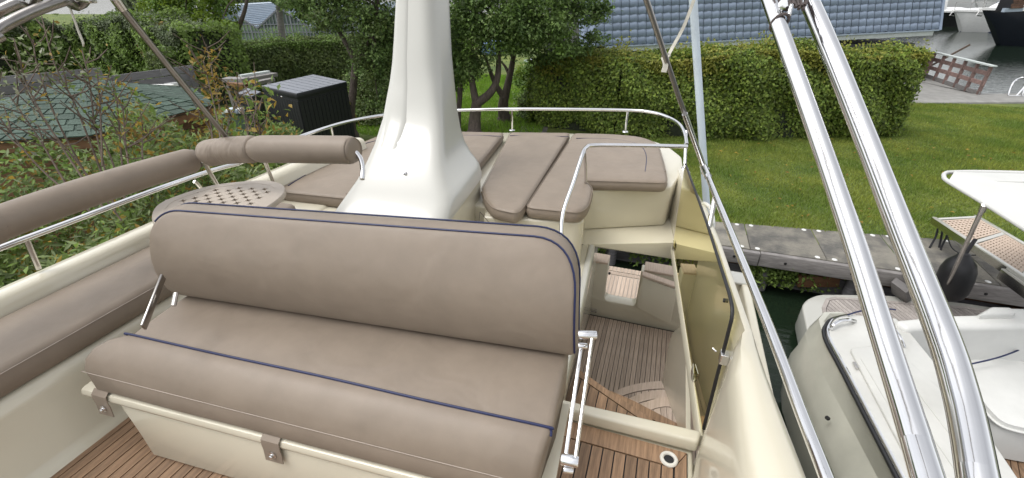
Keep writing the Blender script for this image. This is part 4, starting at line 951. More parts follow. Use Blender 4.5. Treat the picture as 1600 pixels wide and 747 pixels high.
# maker's oval plate with its two rivets and worn letters
ca, cb = gp(.735, -.075, -.095), gp(.86, -.078, -.112)
dx_ = (cb - ca).normalized(); out_ = Vector((-.9, -.45, .15)).normalized(); up_ = out_.cross(dx_).normalized()
if up_.z < 0: up_ = -up_
def plate(s_, t_, o_=0): return ca + dx_ * s_ + up_ * t_ + out_ * (.012 + o_)
PLN = (cb - ca).length; ov = [plate(p.x, p.y) for p in fillet([Vector((0, -.032)), Vector((PLN, -.032)), Vector((PLN, .032)), Vector((0, .032))], .032, 6)]
nn_ = len(ov); pt = MB().add(ov + [p + out_ * .004 for p in ov], [tuple(range(nn_)), tuple(range(2 * nn_ - 1, nn_ - 1, -1))] + [(i, (i + 1) % nn_, nn_ + (i + 1) % nn_, nn_ + i) for i in range(nn_)]).build('name_plate', 'white', gw)
for s_ in (.03, PLN - .03): MB().lathe(plate(s_, 0, .004), [(.009, 0), (.008, .003), (.001, .004)], 10, out_).build('rivet', 'black', pt)
mb = MB()
for i, (dx0, dx1, y0, y1) in enumerate([(.30, .36, 0, 1), (.42, .42, .1, .9), (.50, .56, .9, .1), (.56, .62, .1, .9), (.68, .68, .1, .9)]):
    mb.bar(plate(PLN * dx0, -.014 + y0 * .028, .0045), plate(PLN * dx1 + .001, -.014 + y1 * .028, .0045), .004, .002)
mb.build('worn_marks', 'lead', pt)
mb = MB()
mb.tube(cr([atd(1466, 352, 6.9), atd(1462, 370, 6.85), atd(1450, 392, 6.8), atd(1452, 398, 6.8), atd(1464, 394, 6.8), atd(1470, 375, 6.85), atd(1473, 355, 6.9)], 6), .014, 8)
mb.tube(cr([atd(1478, 356, 6.85), atd(1481, 365, 6.8), atd(1473, 382, 6.75), atd(1470, 390, 6.75), atd(1473, 396, 6.75)], 6), .014, 8)
tag(mb.build('rope_loop', 'rope', None), 'black rope loops hanging from the outer end of the gangway', 'rope')
tag(MB().tube(cr([atd(1478, 360, 6.8), atd(1486, 385, 6.6), atd(1500, 396, 6.5), atd(1515, 399, 6.4), atd(1537, 397, 6.3)], 6), .008, 6).build('cable', 'black', None), 'thin black cable sagging below the gangway', 'cable')
MB().tube(cr([atd(1537, 397, 6.2), atd(1548, 398, 6.2), atd(1552, 407, 6.15), atd(1540, 400, 6.2)], 5), .012, 8).build('bracket', 'steel', gw)
fn = thing('fender', aty(1500, 465, 6.36), 'fat black rubber fender hanging at the quay below the gangway', 'fender')
c0, c1_ = aty(1482, 462, 6.36), aty(1506, 400, 6.36); ax = (c1_ - c0)
MB().lathe(c0, [(.001, -.06), (.095, -.03), (.15, .02), (.178, .12), (.186, .28), (.178, .40), (.147, .50), (.10, .56), (.075, .59), (.06, .63), (.045, .64), (.001, .645)], 26, ax).build('body', 'black', fn, angle=60)
MB().tube(cr([c0 + ax.normalized() * .61, aty(1513, 390, 6.4), aty(1524, 374, 6.5)], 4), .022, 8).build('lanyard', 'rope', fn)

# =================================================================== WATER, LAND, QUAY
def sheet(name, poly, z, m, n=1): 
    o = MB().add([(p[0], p[1], z) for p in poly], [tuple(range(len(poly)))]).build(name, m, None); return tag(o, kind='structure')
sheet('water', [(-600, -400), (600, -400), (600, 900), (-600, 900)], 0, 'water')
GZ = .74
def yb(x): return max(7.3, 7.34 + .142 * x)
land = [(-4.3, -300), (-4.3, 6.9), (-4.3, 7.2), (0, 7.2), (16, 7.2), (40, 8.2), (40, 29), (11.7, 20.58), (8.14, 19.35), (6.8, 18.9), (4, 21.5), P2(_R * 22 + _H * 75), P2(_R * -230 + _H * 75), (-240, -300)]  # far side cut short; open water added beyond stands in for pale sky
tag(MB().prism(land, -.6, GZ).build('ground', 'lawn', None), kind='structure')
bank = MB()
bank.add([(-4.32, -30, .735), (-4.32, 7.3, .735), (-3.55, 7.3, .25), (-3.55, -30, .25), (-3.1, 7.3, -.4), (-3.1, -30, -.4)], [(0, 1, 2, 3), (3, 2, 4, 5)])
tag(bank.build('bank', 'soil', None), kind='structure')
# quay: slabs with joints, timber edge beam, posts and boards below
qy = tag(MB().prism([(-5.5, 6.80), (16, 6.85), (16, 7.25), (-5.5, 7.25)], .55, .69).build('quay', 'concrete', None), kind='structure')
x = -5.5; i = 0
while x < 15.5:
    w_ = 1.02 if i % 2 else 1.0
    k = .09
    q = [(x + .008 - k * 0, 6.68 + .006 * x), (x + w_ - .008, 6.68 + .006 * (x + w_)), (x + w_ - .008 - .12 * 0, yb(x + w_)), (x + .008, yb(x))]
    MB().prism(q, .66, .748 + random.uniform(0, .004)).build('quay_slab', 'slab', qy, bevel=.006)
    for xx in (x + .10, x + w_ - .12):
        for yy in (6.68 + .006 * xx + .045, yb(xx) - .05):
            MB().lathe((xx, yy, .749), [(.001, 0), (.036, 0), (.034, .006), (.02, .012), (.001, .013)], 10).build('cap', 'white', qy)
    x += w_; i += 1
x = -5.5
while x < 15:
    MB().box((x, 6.60 + .006 * x, .52), (x + 2.39, 6.676 + .006 * x, .742)).build('edge_beam', 'wood_grey', qy, bevel=.008)
    for xx in (x + .35, x + 1.2, x + 2.05): MB().lathe((xx, 6.602 + .006 * x, .63), [(.001, 0), (.022, .001), (.02, .008), (.001, .009)], 8, (0, -1, 0)).build('bolt', 'black', qy)
    x += 2.4
x = -5.2
while x < 15:
    MB().lathe((x, 6.83, -.5), [(.001, 0), (.085, 0), (.085, 1.02), (.001, 1.03)], 12).build('quay_post', 'wood_dark', qy, angle=40)
    x += 1.18
for r in range(4):
    x = -5.5
    while x < 15:
        MB().box((x, 6.97 + .02 * random.random(), -.45 + r * .25), (x + 2.38, 7.02, -.21 + r * .25)).build('bank_board', 'wood_dark' if r < 3 else 'wood_brown', qy)
        x += 2.4
for u in (1280, 1560):
    p = atz(u, 440, .3); MB().bar((p.x - .3, 6.78, .28), (p.x + .25, 6.85, .36), .10, .2).build('brace', 'wood_brown', qy, bevel=.02)
# leafy growth under the quay edge
n = 5200; X_ = np.concatenate([rng.uniform(-4, 2.35, n // 2), rng.normal(1.75, .45, n // 2)])
pts = np.stack([X_, 6.86 + rng.normal(0, .07, n) - .06 * rng.random(n), .12 + .42 * rng.random(n) ** .8 * (1 + .2 * np.sin(X_ * 9))], 1)
keep = (np.sin(X_ * 3.1) + np.sin(X_ * 7.3 + 1) > -.9); pts = pts[keep]
tag(leaves('bank_plants', pts, rng.normal(size=(len(pts), 3)) + np.array([0, -1.2, .8]), .07, .035, 'leaf_wild'), kind='stuff')
# concrete dock, deck and railing far right
dk = MB().prism([P2(atz(1375, 162.5, .75)), P2(atz(1640, 161.5, .75)), P2(atz(1640, 148.5, .75)), P2(atz(1375, 148, .75))], .3, .80).build('dock', 'concrete', None, bevel=.02); tag(dk, kind='structure')
dk2 = MB().prism([P2(atz(1395, 147.5, .75)), P2(atz(1528, 147.5, .75)), P2(atz(1528, 149, .75) + Vector((0, .02, 0))), P2(atz(1448, 122, .75)), P2(atz(1400, 120, .75))], .35, .765).build('dock_deck', 'concrete', None); tag(dk2, kind='structure')
rl = thing('dock_railing', atz(1490, 136, .75), 'weathered reddish timber railing along the dock edge by the water', 'railing')
r0, r1 = atz(1445, 121, .77), atz(1527, 149, .77); H_ = Vector((0, 0, 1))
for i in range(6):
    p = r0.lerp(r1, i / 5); MB().bar(p, p + H_ * 1.0, .09, .09, (0, 1, 0)).build('post', 'wood_pink', rl)
for z, m_ in ((.08, 'wood_grey'), (.42, 'wood_pink'), (.75, 'wood_pink')): MB().bar(r0 + H_ * z + Vector((0, -.06, 0)), r1 + H_ * z + Vector((0, -.06, 0)), .04, .14).build('rail', m_, rl)
MB().bar(r0 + H_ * 1.02, r1 + H_ * 1.02 + (r1 - r0) * .04, .16, .045).build('top_rail', 'fascia', rl)
r2 = r0 + Vector((-2.6, .6, 0))
rl2 = thing('dock_railing', r2, 'end of the reddish timber railing half hidden by the clipped hedge', 'railing')
for i in range(3): p = r0.lerp(r2, i / 2) + Vector((-.1, 0, 0)); MB().bar(p, p + H_ * .95, .09, .09, (0, 1, 0)).build('post', 'wood_pink', rl2)
for z in (.45, .72, .95): MB().bar(r0 + H_ * z + Vector((-.1, -.07, 0)), r2 + H_ * z + Vector((0, -.07, 0)), .04, .12).build('rail', 'wood_pink', rl2)
tag(MB().bar(r0 + Vector((0, 0, .45)), r0 + Vector((1.1, .1, 1.35)), .05, .07).build('loose_branch', 'stem', None), 'bare branch leaning on the timber dock railing', 'branch')
ld = thing('dock_ladder', atz(1585, 150, .8), 'bright steel swim ladder hoops at the dock edge, right margin', 'ladder')
for u in (0, 22):
    a, b_ = atz(1575 + u, 149, .80), atz(1588 + u, 150, .80)
    MB().tube(cr([a, a + Vector((.15, .35, .40)), a + Vector((.38, .45, .56)), b_ + Vector((.22, .2, .45)), b_], 6), .026, 10).build('hoop', 'steel', ld)
MB().bar(atz(1575, 149.5, .81), atz(1610, 151, .81), .10, .03).build('foot_plate', 'steel', ld)
pth = [P2(atz(u, v, GZ)) for u, v in [(800, 214), (852, 214), (866, 165), (846, 165)]]
sheet('garden_path', pth, GZ + .006, 'slab')
# =================================================================== GRASS
def grass(name, n, xs, ys, m, cond, h=.055, wd=.012):
    x = rng.uniform(*xs, n); y = rng.uniform(*ys, n); k = cond(x, y); x, y = x[k], y[k]; n = len(x)
    a = rng.uniform(0, 6.283, n); dx, dy = np.cos(a) * wd / 2, np.sin(a) * wd / 2
    hh = h * rng.uniform(.5, 1.3, n) * (1 + .35 * np.sin(x * 1.3 + y * .7) * np.sin(y * 1.9)); lx, ly = rng.normal(0, .022, n), rng.normal(0, .022, n)
    V = np.stack([np.stack([x - dx, y - dy, np.full(n, GZ)], 1), np.stack([x + dx, y + dy, np.full(n, GZ)], 1), np.stack([x + lx, y + ly, GZ + hh], 1)], 1).reshape(-1, 3)
    piv = np.array([V[:, 0].mean(), V[:, 1].mean(), GZ]); V = V - piv
    me = bpy.data.meshes.new(name); me.vertices.add(3 * n); me.vertices.foreach_set('co', V.ravel()); me.loops.add(3 * n); me.loops.foreach_set('vertex_index', np.arange(3 * n, dtype=np.int32))
    me.polygons.add(n); me.polygons.foreach_set('loop_start', np.arange(n, dtype=np.int32) * 3); me.update(calc_edges=True); me.materials.append(M[m])
    o = bpy.data.objects.new(name, me); C.objects.link(o); o.location = piv; return tag(o, kind='stuff')
ybv = lambda x: np.maximum(7.3, 7.34 + .142 * x)
lim = lambda x: np.where(x < 1.5, 12.9, 12.9 + (x - 1.5) * .38)
grass('lawn_grass', 330000, (-.8, 12.5), (7.35, 19.6), 'blade', lambda x, y: (y > ybv(x) + .01 - .08 * rng.random(len(x)) ** 3) & ((y < lim(x) + .2) | (x > 5.9)) & (y < 16.6 + .337 * x))
grass('garden_grass', 60000, (-9, -2.5), (10, 20), 'blade2', lambda x, y: (x < -3.0 - (y - 11) * .12), h=.08, wd=.02)
# fallen leaves scattered on the lawn
n = 170; pts = np.stack([rng.uniform(1, 9, n), rng.uniform(8, 14, n), np.full(n, GZ + .05)], 1)
tag(leaves('fallen_leaves', pts, rng.normal(0, .3, size=(n, 3)) + np.array([0, 0, 1]), .075, .045, 'leaf_orange'), kind='stuff')
# =================================================================== HEDGES
def box_hedge(name, label, base, depth, z0, z1, n, m, mt, lsize, tips=.12, bulge=.12, grp=None, wob=.10):
    """clipped hedge along the polyline base (front foot); depth goes away from the camera side"""
    B_ = [Vector((p[0], p[1])) for p in base]; segs = [(B_[i], B_[i + 1]) for i in range(len(B_) - 1)]
    Ls = [(b_ - a).length for a, b_ in segs]; tot = sum(Ls)
    def at(s_):
        s_ = min(max(s_, 0), tot - 1e-6)
        for (a, b_), L in zip(segs, Ls):
            if s_ <= L: d = (b_ - a) / L; return a + d * s_, Vector((-d.y, d.x))
            s_ -= L
    z1f = z1 if callable(z1) else (lambda s_: z1)
    c0 = B_[len(B_) // 2]; t = thing(name, (c0.x, c0.y, z0), label, 'hedge', grp)
    secs = []
    K = 24
    for k in range(K + 1):
        s_ = tot * k / K; p, nn_ = at(s_); zt = z1f(s_) - .14; e = .10 if 0 < k < K else .22
        prof = [(e, z0), (e, z0 + (zt - z0) * .5), (e + .03, zt - .1), (e + .12, zt), (depth - e - .12, zt), (depth - e, zt - .1), (depth - e, z0)]
        sh = .12 if k == 0 else (-.12 if k == K else 0); d = (at(min(tot, s_ + .05))[0] - at(max(0, s_ - .05))[0]).normalized()
        secs.append([(p.x + nn_.x * q + d.x * sh + random.uniform(-.03, .03), p.y + nn_.y * q + d.y * sh + random.uniform(-.03, .03), z) for q, z in prof])
    MB().loft(secs).build('branches', 'twig', t)
    Hh_ = z1f(tot / 2) - z0; Af, At, Ae = tot * Hh_, tot * depth, depth * Hh_
    cnt = [int(n * a / (Af * 1.0 + At * .6 + Ae)) for a in (Af, At * .6, Ae * .5)]
    P_, N_ = [], []
    ph = [random.uniform(0, 6) for _ in range(6)]
    for kind, c in zip(('f', 't', 'l', 'r'), (cnt[0], cnt[1], cnt[2], cnt[2])):
        S = rng.random(c) * tot; 
        if kind == 'l': S = np.zeros(c)
        if kind == 'r': S = np.full(c, tot)
        g = rng.random(c)
        for s_, h in zip(S, g):
            p, nn_ = at(s_); zt = z1f(s_); d = Vector((nn_.y, -nn_.x)); 
            wv = wob * (math.sin(s_ * 2.1 + ph[0]) * .5 + math.sin(s_ * 4.7 + h * 5 + ph[1]) * .5 + math.sin(h * 9 + s_ * 1.7 + ph[2]) * .4)
            jit = random.gauss(0, .055) + abs(random.gauss(0, .05))
            if kind == 'f': z = z0 + .03 + (zt - z0) * h; q = wv + jit - bulge * math.sin(math.pi * h) + (.10 * (h > .94)); P_.append((p.x + nn_.x * q, p.y + nn_.y * q, z)); N_.append((-nn_.x * 1.2, -nn_.y * 1.2, .55))
            elif kind == 't': q = depth * h; z = zt + wv * .6 - jit * .9 + (.0 if .1 < h < .9 else -.06); P_.append((p.x + nn_.x * q, p.y + nn_.y * q, z)); N_.append((0, 0, 1.3))
            else:
                sg = -1 if kind == 'l' else 1; z = z0 + .03 + (zt - z0) * random.random(); q = depth * h; o_ = sg * (bulge * .6 - jit * .8 + wv)
                P_.append((p.x + nn_.x * q + d.x * o_, p.y + nn_.y * q + d.y * o_, z)); N_.append((d.x * sg * 1.2, d.y * sg * 1.2, .5))
    P_ = np.array(P_); N_ = np.array(N_) + rng.normal(0, .55, (len(P_), 3))
    leaves('foliage', P_, N_, lsize, lsize * .62, m, t)
    # fresh shoots standing out of the top
    c = int(n * tips); S = rng.random(c) * tot; P_, N_ = [], []
    for s_ in S:
        p, nn_ = at(s_); q = depth * random.random() ** 1.3; grow = max(0, .5 + .5 * math.sin(s_ * 3.3 + ph[3]) + .4 * math.sin(s_ * 8.1 + ph[4]))
        z = z1f(s_) + random.uniform(-.3, .05) + grow * abs(random.gauss(0, .15)); 
        if random.random() < .45: q = -random.uniform(-.02, .10); z = z1f(s_) - abs(random.gauss(0, .22))
        P_.append((p.x + nn_.x * q, p.y + nn_.y * q, z)); N_.append((-nn_.x * .6, -nn_.y * .6, .8))
    leaves('shoots', np.array(P_), np.array(N_) + rng.normal(0, .6, (c, 3)), lsize * .95, lsize * .55, mt, t)
    return t
hb = [atz(835, 198, GZ), atz(960, 212, GZ), atz(1100, 217, GZ), atz(1250, 218, GZ), atz(1398, 214, GZ)]
def hz(s_): return 2.52 + min(1, s_ / 5) * .32 + .08 * math.sin(s_ * 1.3)
box_hedge('clipped_hedge', 'broad clipped hedge with yellowing tips between the lawn and the blue tiled roof', [P2(p) for p in hb], 1.3, GZ, hz, 60000, 'leaf_hedge', 'leaf_tip', .085, .2, bulge=.16, wob=.2)
ha = [(-16.2, 9.2), (-13.0, 10.6), (-10.4, 14.2), (-7.4, 15.6)]
ha = [P2(atz(u, v, 2.45) - Vector((0, 0, 0))) for u, v in [(255, 84), (330, 77), (450, 65), (570, 60), (640, 60)]]
box_hedge('clipped_hedge', 'dark conifer hedge with a light clipped top behind the black shed', ha, 1.2, GZ, 2.45, 42000, 'leaf_dark', 'leaf_dtip', .10, .22, wob=.06)
hc = [P2(atz(u, v, 3.0)) for u, v in [(-120, 50), (0, 42), (90, 38), (200, 42), (275, 52)]]
box_hedge('tall_hedge', 'tall bushy hedge at the far left behind the dark plank fence', hc, 1.8, GZ, lambda s_: 3.12 + .13 * math.sin(s_ * 1.1) + .1 * math.sin(s_ * 2.7), 36000, 'leaf_wild', 'leaf_poplar', .12, .35, wob=.3)
# =================================================================== TREES
def tree(name, label, trunk, limbs, blobs, n, m, m2, lsize, mixr=.25, droop=.3, grp=None, r0=.16):
    b0 = trunk[0]; t = thing(name, b0, label, 'tree', grp)
    P = cr(trunk, 5); MB().tube(P, [r0 * (1.35 if i < 2 else 1) * (1 - .35 * i / len(P)) for i in range(len(P))], 12).build('trunk', 'bark', t, angle=80)
    for lb, r in limbs:
        Q_ = cr(lb, 5); MB().tube(Q_, [r * (1 - .7 * i / len(Q_)) for i in range(len(Q_))], 8).build('limb', 'bark', t, angle=80)
    vol = np.array([r[0] * r[1] * r[2] for _, r in blobs]) ** (.67); pr = vol / vol.sum(); P_, N_, P2_, N2_ = [], [], [], []
    for (c, r), k in zip(blobs, pr):
        cnt = int(n * k); ncl = max(6, cnt // 55)
        d = rng.normal(size=(ncl, 3)); d /= np.linalg.norm(d, axis=1, keepdims=True); rad = rng.random((ncl, 1)) ** .42
        cc = np.array(c) + d * rad * np.array(r)
        ci = rng.integers(0, ncl, cnt); off = rng.normal(0, 1, (cnt, 3)) * np.array([.14, .14, .11]) * (max(r) ** .5)
        p = cc[ci] + off; nr = off * 1.5 + rng.normal(0, .6, (cnt, 3)) + np.array([0, -.1, .75])
        lt = (rng.random(ncl) < mixr)[ci]
        P_.append(p[~lt]); N_.append(nr[~lt]); P2_.append(p[lt]); N2_.append(nr[lt])
    leaves('crown', np.concatenate(P_), np.concatenate(N_), lsize, lsize * .6, m, t, droop=droop)
    leaves('light_foliage', np.concatenate(P2_), np.concatenate(N2_), lsize, lsize * .6, m2, t, droop=droop)
    # twigs between trunk and clumps
    mb = MB(); top_ = P[-1]
    for c, r in blobs:
        a = top_ if not limbs else min((l[0][-1] for l in limbs), key=lambda q: (q - Vector(c)).length)
        mid = (a + Vector(c)) / 2 + Vector((random.uniform(-.2, .2), random.uniform(-.2, .2), .15)); mb.tube(cr([a, mid, Vector(c)], 3), [.03, .028, .026, .022, .018, .014, .01][:7], 5)
    mb.build('twigs', 'bark', t)
    return t
def yb_(u, v, y): return aty(u, v, y)
def blob(u, v, y, rx, ry, rz): return (tuple(aty(u, v, y)), (rx, ry, rz))
tree('garden_tree', 'broad-leaved tree just right of the white mast, its forked trunk rising from bright grass',
     [atz(741, 212, GZ), yb_(742, 185, 11.05), yb_(745, 160, 11.0)], [([yb_(745, 162, 11.0), yb_(766, 145, 11.0), yb_(777, 122, 11.1), yb_(779, 85, 11.2), yb_(776, 30, 11.3)], .12), ([yb_(744, 160, 11), yb_(738, 130, 11), yb_(736, 90, 10.9), yb_(745, 20, 10.9)], .11)],
     [blob(735, 60, 10.9, .75, .8, .55), blob(770, 20, 10.6, .9, .9, .6), blob(715, 10, 10.8, .9, .9, .7), blob(800, 55, 10.8, .6, .7, .45), blob(840, 20, 10.8, .8, .9, .6), blob(745, 100, 10.8, .5, .5, .28), blob(728, 118, 11.0, .3, .4, .25), blob(870, 60, 11.0, .45, .5, .4), blob(790, -60, 11, 1.8, 1.5, .8), blob(700, 85, 11.2, .4, .5, .45)],
     24000, 'leaf_tree', 'leaf_treelight', .085, .12, r0=.185)
tree('garden_tree', 'dark trunked tree further right, overhanging the left end of the clipped hedge',
     [atz(789, 187, GZ), yb_(786, 170, 12.6), yb_(788, 150, 12.5)], [([yb_(787, 152, 12.5), yb_(776, 135, 12.4), yb_(766, 112, 12.3), yb_(757, 85, 12.2)], .10), ([yb_(789, 152, 12.5), yb_(795, 125, 12.5), yb_(802, 90, 12.5), yb_(806, 40, 12.4)], .13), ([yb_(797, 120, 12.5), yb_(790, 105, 12.5), yb_(782, 95, 12.5)], .06)],
     [blob(860, 85, 12.2, .5, .5, .3), blob(905, 12, 12.0, .75, .7, .42), blob(935, 20, 12, .35, .4, .25), blob(850, 45, 12.6, .7, .7, .4), blob(895, 72, 12.0, .5, .4, .2), blob(925, 62, 12.0, .42, .3, .13), blob(820, 40, 12.6, .7, .8, .6), blob(870, -40, 12.5, 1.6, 1.2, .7), blob(812, 75, 12.4, .4, .4, .25)],
     17000, 'leaf_tree', 'leaf_treelight', .085, .14, r0=.19)
tree('garden_tree', 'slim leafy tree half hidden by the right flank of the white mast',
     [atz(716, 208, GZ), yb_(716, 180, 11.3), yb_(719, 140, 11.4), yb_(716, 80, 11.4)], [],
     [blob(718, 100, 11.5, .35, .4, .4), blob(705, 60, 11.6, .6, .6, .6), blob(706, 130, 11.5, .25, .4, .3)], 4500, 'leaf_tree', 'leaf_treelight', .085, .55, r0=.085)
tree('garden_tree', 'dense dark tree left of the white mast with foliage hanging behind the black shed',
     [atz(552, 215, GZ), yb_(548, 180, 9.6), yb_(552, 140, 9.8), yb_(556, 90, 9.9)], [([yb_(554, 110, 9.9), yb_(580, 60, 9.9), yb_(590, 10, 9.9)], .08), ([yb_(555, 95, 9.9), yb_(530, 50, 9.8), yb_(500, 10, 9.8)], .07)],
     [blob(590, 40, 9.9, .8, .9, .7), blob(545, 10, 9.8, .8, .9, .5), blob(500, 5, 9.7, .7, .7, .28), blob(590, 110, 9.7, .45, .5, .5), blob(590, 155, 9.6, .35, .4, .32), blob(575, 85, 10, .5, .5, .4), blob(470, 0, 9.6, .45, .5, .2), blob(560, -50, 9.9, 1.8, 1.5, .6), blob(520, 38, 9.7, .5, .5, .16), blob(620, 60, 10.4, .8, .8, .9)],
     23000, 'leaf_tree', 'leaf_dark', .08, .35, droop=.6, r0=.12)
g = thing('young_birch', atz(441, 62, 2.4), 'thin pale-stemmed tree standing in front of the greenhouse gable', 'tree')
bp0 = aty(441, 70, 17.5); bp0.z = GZ
MB().tube([bp0, aty(441, 60, 17.5), aty(438, 30, 17.5), aty(433, -15, 17.5)], [.16, .15, .13, .11], 10).build('trunk', 'wood_grey', g)
bl = [blob(455, 0, 17.4, .7, .7, .4), blob(430, -25, 17.4, 1.2, 1, .5), blob(480, 22, 17.4, .45, .5, .3)]
P_ = np.concatenate([np.array(c) + rng.normal(0, .45, (1100, 3)) * np.array(r) for c, r in bl]); leaves('crown', P_, rng.normal(size=P_.shape), .13, .09, 'leaf_tree', g)
# lime tree and far trees, left
tree('lime_tree', 'bright yellow-green tree above the conifer hedge at upper left', [Vector((-17.5, 15.5, GZ)), Vector((-17.4, 15.5, 1.8)), Vector((-17.3, 15.5, 2.7))], [([Vector((-17.3, 15.5, 2.4)), Vector((-16.4, 15.5, 3.4)), Vector((-15.9, 15.5, 4.2))], .1), ([Vector((-17.3, 15.5, 2.4)), Vector((-18.2, 15.4, 3.5)), Vector((-18.6, 15.3, 4.4))], .1)],
     [blob(285, 20, 15.5, 1.3, 1.1, .8), blob(325, 30, 15, 1.0, 1, .6), blob(255, 5, 15.6, 1.2, 1, .8), blob(345, 50, 14.6, .7, .7, .35), blob(300, 55, 14.8, 1.1, .8, .35), blob(300, -30, 15.5, 2, 1.5, .8), blob(340, 5, 15.2, .6, .7, .45)], 15000, 'leaf_lime', 'leaf_treelight', .13, .35)
tree('rusty_shrub', 'brownish autumn shrub below the lime tree at the end of the tall hedge', [Vector((-16.6, 12.4, GZ)), Vector((-16.6, 12.4, 1.5))], [], [blob(262, 62, 12.4, .8, .6, .5), blob(285, 68, 12.6, .6, .5, .35), blob(250, 85, 12.2, .5, .5, .4)], 6500, 'leaf_rust', 'leaf_wild', .11, .3, r0=.06)
for i, (u, v, h, r) in enumerate([(215, 12, 40, 1.3), (235, 6, 42, 1.6), (430, 2, 52, 2.2), (380, 4, 55, 2.2), (345, 2, 55, 2.0), (20, 36, 48, 1.6)]):
    c = ath(u, v, h); t = thing('distant_tree', (c.x, c.y, GZ), ['small dark round tree against the sky left of the lime tree', 'dark tree on the skyline touching the lime tree', 'far trees above the greenhouse roof by the pale stem', 'far tree rising over the middle of the greenhouse roof', 'far tree rising over the left peak of the greenhouse', 'low grey-green tree on the skyline at the left edge'][i], 'tree', 'trees on the far skyline')
    MB().tube([(c.x, c.y, GZ), (c.x, c.y, c.z)], .14, 6).build('trunk', 'bark', t)
    d = rng.normal(size=(1300, 3)); d /= np.linalg.norm(d, axis=1, keepdims=True); P_ = np.array(c) + d * (rng.random((1300, 1)) ** .4) * np.array([r, r, r * .75]) + rng.normal(0, .15, (1300, 3))
    leaves('crown', P_, d + rng.normal(0, .5, d.shape), .34, .24, 'leaf_poplar', t)
t = tree('garden_shrub', 'bright green shrub glowing beyond the gap between trees and hedge', [atz(835, 165, GZ) + Vector((-.5, 2.0, 0)), atz(835, 165, GZ) + Vector((-.5, 2.0, .7))], [], [blob(828, 118, 16, .6, .6, .45), blob(822, 150, 15.6, .45, .5, .4), blob(845, 105, 16.5, .5, .5, .3)], 4200, 'leaf_treelight', 'leaf_lime', .10, .3, r0=.05)
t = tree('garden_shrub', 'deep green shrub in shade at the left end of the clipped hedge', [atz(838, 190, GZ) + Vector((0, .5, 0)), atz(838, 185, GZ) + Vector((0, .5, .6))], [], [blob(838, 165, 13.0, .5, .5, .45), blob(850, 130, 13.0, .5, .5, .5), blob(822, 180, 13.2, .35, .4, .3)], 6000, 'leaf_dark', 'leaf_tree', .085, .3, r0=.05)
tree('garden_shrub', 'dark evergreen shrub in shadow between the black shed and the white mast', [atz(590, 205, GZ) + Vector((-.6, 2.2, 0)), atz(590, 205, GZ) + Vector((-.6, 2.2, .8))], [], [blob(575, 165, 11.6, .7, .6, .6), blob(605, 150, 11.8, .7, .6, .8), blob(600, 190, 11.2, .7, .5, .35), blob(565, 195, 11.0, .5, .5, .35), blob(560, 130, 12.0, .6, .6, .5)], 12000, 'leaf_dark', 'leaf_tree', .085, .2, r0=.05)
# far things glimpsed through the gap
tag(MB().prism([P2(aty(750, 150, 26)), P2(aty(782, 150, 26)), P2(aty(782, 150, 26) + Vector((0, 1.6, 0))), P2(aty(750, 150, 26) + Vector((0, 1.6, 0)))], .75, 1.5).build('covered_boat', 'bluecover', None, bevel=.2, seg=3), 'pale blue covered boat glimpsed between the two tree trunks', 'boat')
gb = thing('moored_boat', aty(865, 100, 24), 'small white boat glimpsed above the left end of the clipped hedge', 'boat')
p = aty(862, 96, 24)
MB().loft([[(p.x - 1.4, p.y, p.z - .5), (p.x - 1.2, p.y + .8, p.z - .5), (p.x - 1.2, p.y + .8, p.z), (p.x - 1.5, p.y, p.z)], [(p.x + 1.2, p.y + .2, p.z - .4), (p.x + 1.2, p.y + .9, p.z - .4), (p.x + 1.3, p.y + .9, p.z + .25), (p.x + 1.3, p.y + .1, p.z + .25)]], smooth=False).build('hull', 'blue', gb)
MB().box((p.x - .2, p.y + .2, p.z + .1), (p.x + 1.0, p.y + .8, p.z + .6)).build('cabin', 'white', gb, bevel=.08)
MB().box((p.x - .0, p.y + .15, p.z + .3), (p.x + .6, p.y + .22, p.z + .5)).build('window', 'win', gb)
# =================================================================== HOUSE WITH BLUE TILED ROOF
A_, B__ = atz(905, 74, 2.28), atz(1466, 45.5, 2.75)
hs_ = thing('tiled_house', (A_.x, A_.y, GZ), 'low house with a steep roof of wavy blue-grey tiles behind the clipped hedge', 'house')
e_ = (B__ - A_); HL = e_.length; e_ = e_.normalized(); back = Vector((-e_.y, e_.x, 0)).normalized(); upv = (Vector((0, 0, 1)) * math.sin(R_(71)) + back * math.cos(R_(71))).normalized()
nrm_ = e_.cross(upv).normalized()
if nrm_.y > 0: nrm_ = -nrm_
RH = 1.75
mb = MB(); 
a, b_ = A_ - nrm_ * .04, B__ - nrm_ * .04
mb.hexa([a, b_, b_ + back * 7, a + back * 7, a + upv * RH, b_ + upv * RH, b_ + upv * RH + back * 5.5, a + upv * RH + back * 5.5]); rf = mb.build('roof', 'wall', hs_)
TW, TE = .315, .262
nx, ny = int(HL / TW), int(RH / TE); TW = HL / nx
